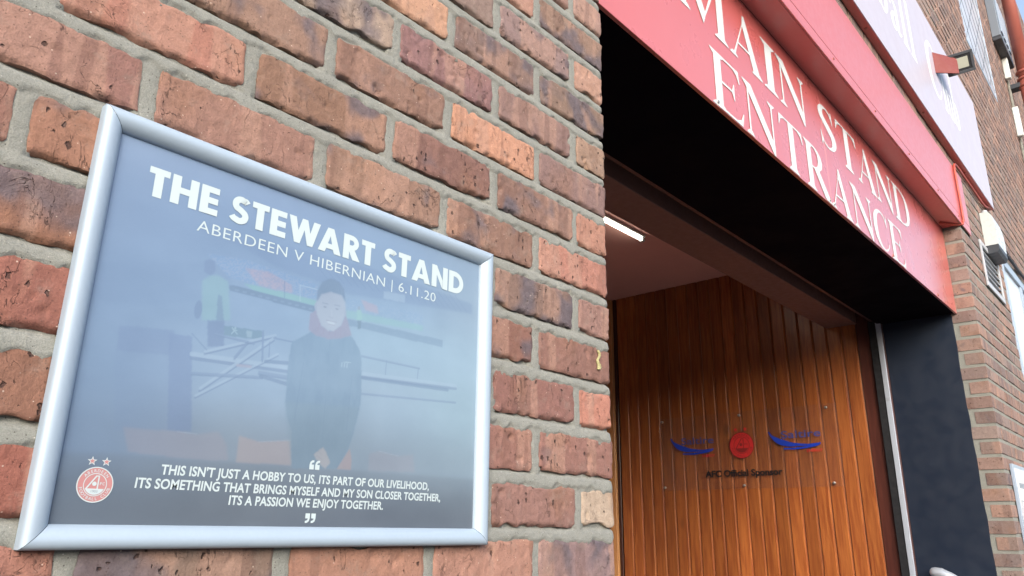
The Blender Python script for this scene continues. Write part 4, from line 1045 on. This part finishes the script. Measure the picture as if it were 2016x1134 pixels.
# ------------------------------------------------------------------ bulkhead lamp
BL = thing('bulkhead_light', 'white oblong wall light with a dark base under the end of the white sign', 'wall light', (4.74, 0, 1.86))
def prism_x(mb, prof_yz, x0, x1):
    n = len(prof_yz); mb.add([(x0, y, z) for y, z in prof_yz]+[(x1, y, z) for y, z in prof_yz], [tuple(range(n-1, -1, -1)), tuple(range(n, 2*n))]+[(i, (i+1) % n, n+(i+1) % n, n+i) for i in range(n)])
mb = MB(); prism_x(mb, [(-.002, 1.935), (-.078, 1.935), (-.082, 2.0), (-.080, 2.08), (-.070, 2.15), (-.050, 2.18), (-.002, 2.18)], 4.60, 4.90); mb.build('diffuser', m_opal, BL)
mb = MB(); prism_x(mb, [(-.002, 1.875), (-.066, 1.878), (-.080, 1.90), (-.080, 1.934), (-.002, 1.934)], 4.598, 4.902); mb.build('base', m_charcoal, BL)
mb = MB(); mb.tube([(4.70, -.02, 2.18), (4.70, -.02, 2.225)], .018, 10); mb.build('conduit', m_grey, BL)

# ------------------------------------------------------------------ vent grille
VG = thing('vent_grille', 'grey framed louvred vent grille set in the brick wall beside the doorway', 'vent', (4.655, 0, 1.59))
x0, x1, z0, z1 = 4.362, 4.948, 1.592, 1.916
fb_ = .034
MB().box(x0, x1, -.012, -.001, z1-fb_, z1, .002).build('frame', m_grey, VG); MB().box(x0, x1, -.012, -.001, z0, z0+fb_, .002).build('frame', m_grey, VG)
MB().box(x0, x0+fb_, -.012, -.001, z0+fb_+.0005, z1-fb_-.0005, .002).build('frame', m_grey, VG); MB().box(x1-fb_, x1, -.012, -.001, z0+fb_+.0005, z1-fb_-.0005, .002).build('frame', m_grey, VG)
MB().box(x0+fb_+.001, x1-fb_-.001, .055, .06, z0+fb_+.001, z1-fb_-.001).build('backing', m_dark, VG)
for i in range(6):
    zz = z0+fb_+.012+i*.042
    mb = MB(); prism_x(mb, [(-.006, zz), (-.006, zz+.005), (.04, zz+.035), (.04, zz+.030)], x0+fb_+.002, x1-fb_-.002); mb.build('slat', m_grey, VG)

# ------------------------------------------------------------------ windows
WN = thing('window', 'pale blue framed ground floor window with white sky painted on its panes at the right edge', 'window', (6.4, .05, .45))
def wframe(parent, x0, x1, z0, z1, y0, y1, wd, mat):
    MB().box(x0, x1, y0, y1, z1-wd, z1, .003).build('frame', mat, parent); MB().box(x0, x1, y0, y1, z0, z0+wd, .003).build('frame', mat, parent)
    MB().box(x0, x0+wd, y0, y1, z0+wd+.0006, z1-wd-.0006, .003).build('frame', mat, parent); MB().box(x1-wd, x1, y0, y1, z0+wd+.0006, z1-wd-.0006, .003).build('frame', mat, parent)
wframe(WN, 5.193, 7.697, .453, 2.052, -.004, .06, .07, m_frame)
MB().box(5.97, 6.05, -.002, .058, .524, 1.981, .003).build('mullion', m_frame, WN); MB().box(6.83, 6.91, -.002, .058, .524, 1.981, .003).build('mullion', m_frame, WN)
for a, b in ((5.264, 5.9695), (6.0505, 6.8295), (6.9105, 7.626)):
    MB().box(a, b, .012, .018, .524, 1.981).build('pane', m_skypane, WN)
mb = MB(); mb.tube([(5.25, -.012, 2.10), (5.6, -.022, 2.085), (5.95, -.014, 2.10), (6.3, -.025, 2.085), (6.8, -.014, 2.10), (7.6, -.018, 2.09)], .012, 8)  # wavy black tube above the window
o = mb.build('black_tube', m_charcoal, None, True); tag(o, 'thin black tube running along the top of the ground floor window', 'cable')
LW = thing('leaded_window', 'upper leaded window with a diamond lattice and bright sky painted on its pane', 'window', (6.45, .04, 4.24))
wframe(LW, 5.75, 7.125, 4.24, 5.855, .001, .05, .035, m_frame)
MB().box(5.786, 7.089, .004, .008, 4.276, 5.819).build('pane', m_skypane, LW)
mb = MB(); ax0, ax1, az0, az1 = 5.786, 7.089, 4.276, 5.819
for sgn in (1, -1):
    for k in range(-20, 40):
        # lines z = sgn*1.35*(x-ax0)+c
        c_ = az0+k*.34; pts = []
        for x_ in np.linspace(ax0, ax1, 80):
            z_ = c_+sgn*1.0*(x_-ax0)
            if az0 <= z_ <= az1: pts.append((x_, .0042 if sgn > 0 else .0040, z_))
        if len(pts) > 3: mb.tube([pts[0], pts[-1]], .0026, 6)
mb.build('leading', m_charcoal, LW)

# ------------------------------------------------------------------ extractor box, downpipe, notice board, handrail
EB = thing('extractor_box', 'pale grey louvred extractor box high on the wall beside the red downpipe', 'vent box', (8.2, 0, 5.4))
MB().box(7.85, 8.62, -.085, -.001, 5.42, 6.05, .004).build('casing', paint('blue_grey_casing', (.15, .18, .22), .5), EB)
MB().box(7.85, 8.62, -.088, -.001, 5.37, 5.415, .003).build('base', m_charcoal, EB)
for i in range(4): MB().box(7.93+i*.16, 8.05+i*.16, -.098, -.0855, 5.50, 5.98, .003).build('louvre', m_frame, EB)
DP = thing('downpipe', 'red oxide painted cast iron downpipe with a ringed collar', 'downpipe', (8.5, -.18, GZ))
mb = MB(); mb.tube([(8.5, -.18, GZ+.05), (8.5, -.18, 5.12)], .075, 24); mb.build('pipe', m_pipe, DP, True)
mb = MB(); mb.tube([(8.5, -.18, 5.12), (8.5, -.18, 8.9)], .069, 24); mb.build('pipe', m_pipe, DP, True)
for z_ in (5.03, 5.12, 5.21): 
    mb = MB(); mb.tube([(8.5, -.18, z_-.018), (8.5, -.18, z_-.008), (8.5, -.18, z_+.008), (8.5, -.18, z_+.018)], [.076, .090, .090, .076], 24); mb.build('collar', m_pipe, DP, True)
MB().box(8.44, 8.56, -.12, -.001, 5.02, 5.08, .004).build('bracket', m_charcoal, DP)
o = MB().box(8.40, 8.47, -.022, -.001, 3.0, 8.9, .004).build('render_fillet', m_mortar); tag(o, 'rough grey render fillet running down behind the red downpipe', 'render')
for i, (za, zb_) in enumerate(((5.10, 5.55), (4.35, 4.72))):
    o = MB().box(8.30, 8.37, -.06, -.001, za, zb_, .006).build('white_cleat', m_white); tag(o, ('upper' if i == 0 else 'lower')+' white plastic cleat beside the red downpipe', 'cleat')
NB = thing('notice_board', 'white framed notice board on the brick pier at the lower right edge', 'notice board', (4.3, 0, -.35))
nx0, nx1, nz0, nz1 = 3.975, 4.65, -.45, .432
MB().box(nx0, nx1, -.018, -.001, nz0, nz1, .002).build('frame', m_frame, NB)
MB().box(nx0+.022, nx1-.022, -.0195, -.0185, nz0+.022, nz1-.022).build('sheet', paint('glossy_white_sheet', (.72, .73, .78), .25, .3, .02), NB)
def nrect(a, b, c_, d_, i=0): return rect(nx0+a, nx0+b, nz1-d_, nz1-c_)
flat('print', [nrect(.06, .5, .20, .205), nrect(.06, .065, .20, .62), nrect(.06, .34, .33, .336), nrect(.2, .205, .24, .62), nrect(.09, .3, .10, .13), nrect(.06, .5, .44, .446)], m_inkgrey, -.0199, NB)
flat('print', [nrect(.12, .19, .40, .45)], ink('orange_ink', (.75, .30, .06)), -.0199, NB)

HR = thing('handrail', 'pale grey metal handrail end in front of the black reveal', 'handrail', (3.76, .42, -.15))
mb = MB(); pts = [(3.752, .437, -.158), (3.752, .433, -.158), (3.752, .425, -.158), (3.752, .41, -.159), (3.752, .38, -.163), (3.752, .34, -.182), (3.752, .25, -.24), (3.752, -.6, -.78)]
mb.tube(pts, [.006, .016, .024, .029, .030, .030, .030, .030], 18); mb.build('rail', m_rail, HR, True)
mb = MB(); mb.tube([(3.752, .28, -.22), (3.752, .28, -.30), (3.80, .28, -.32), (3.825, .28, -.32)], .010, 8); mb.build('bracket', m_rail, HR, True)
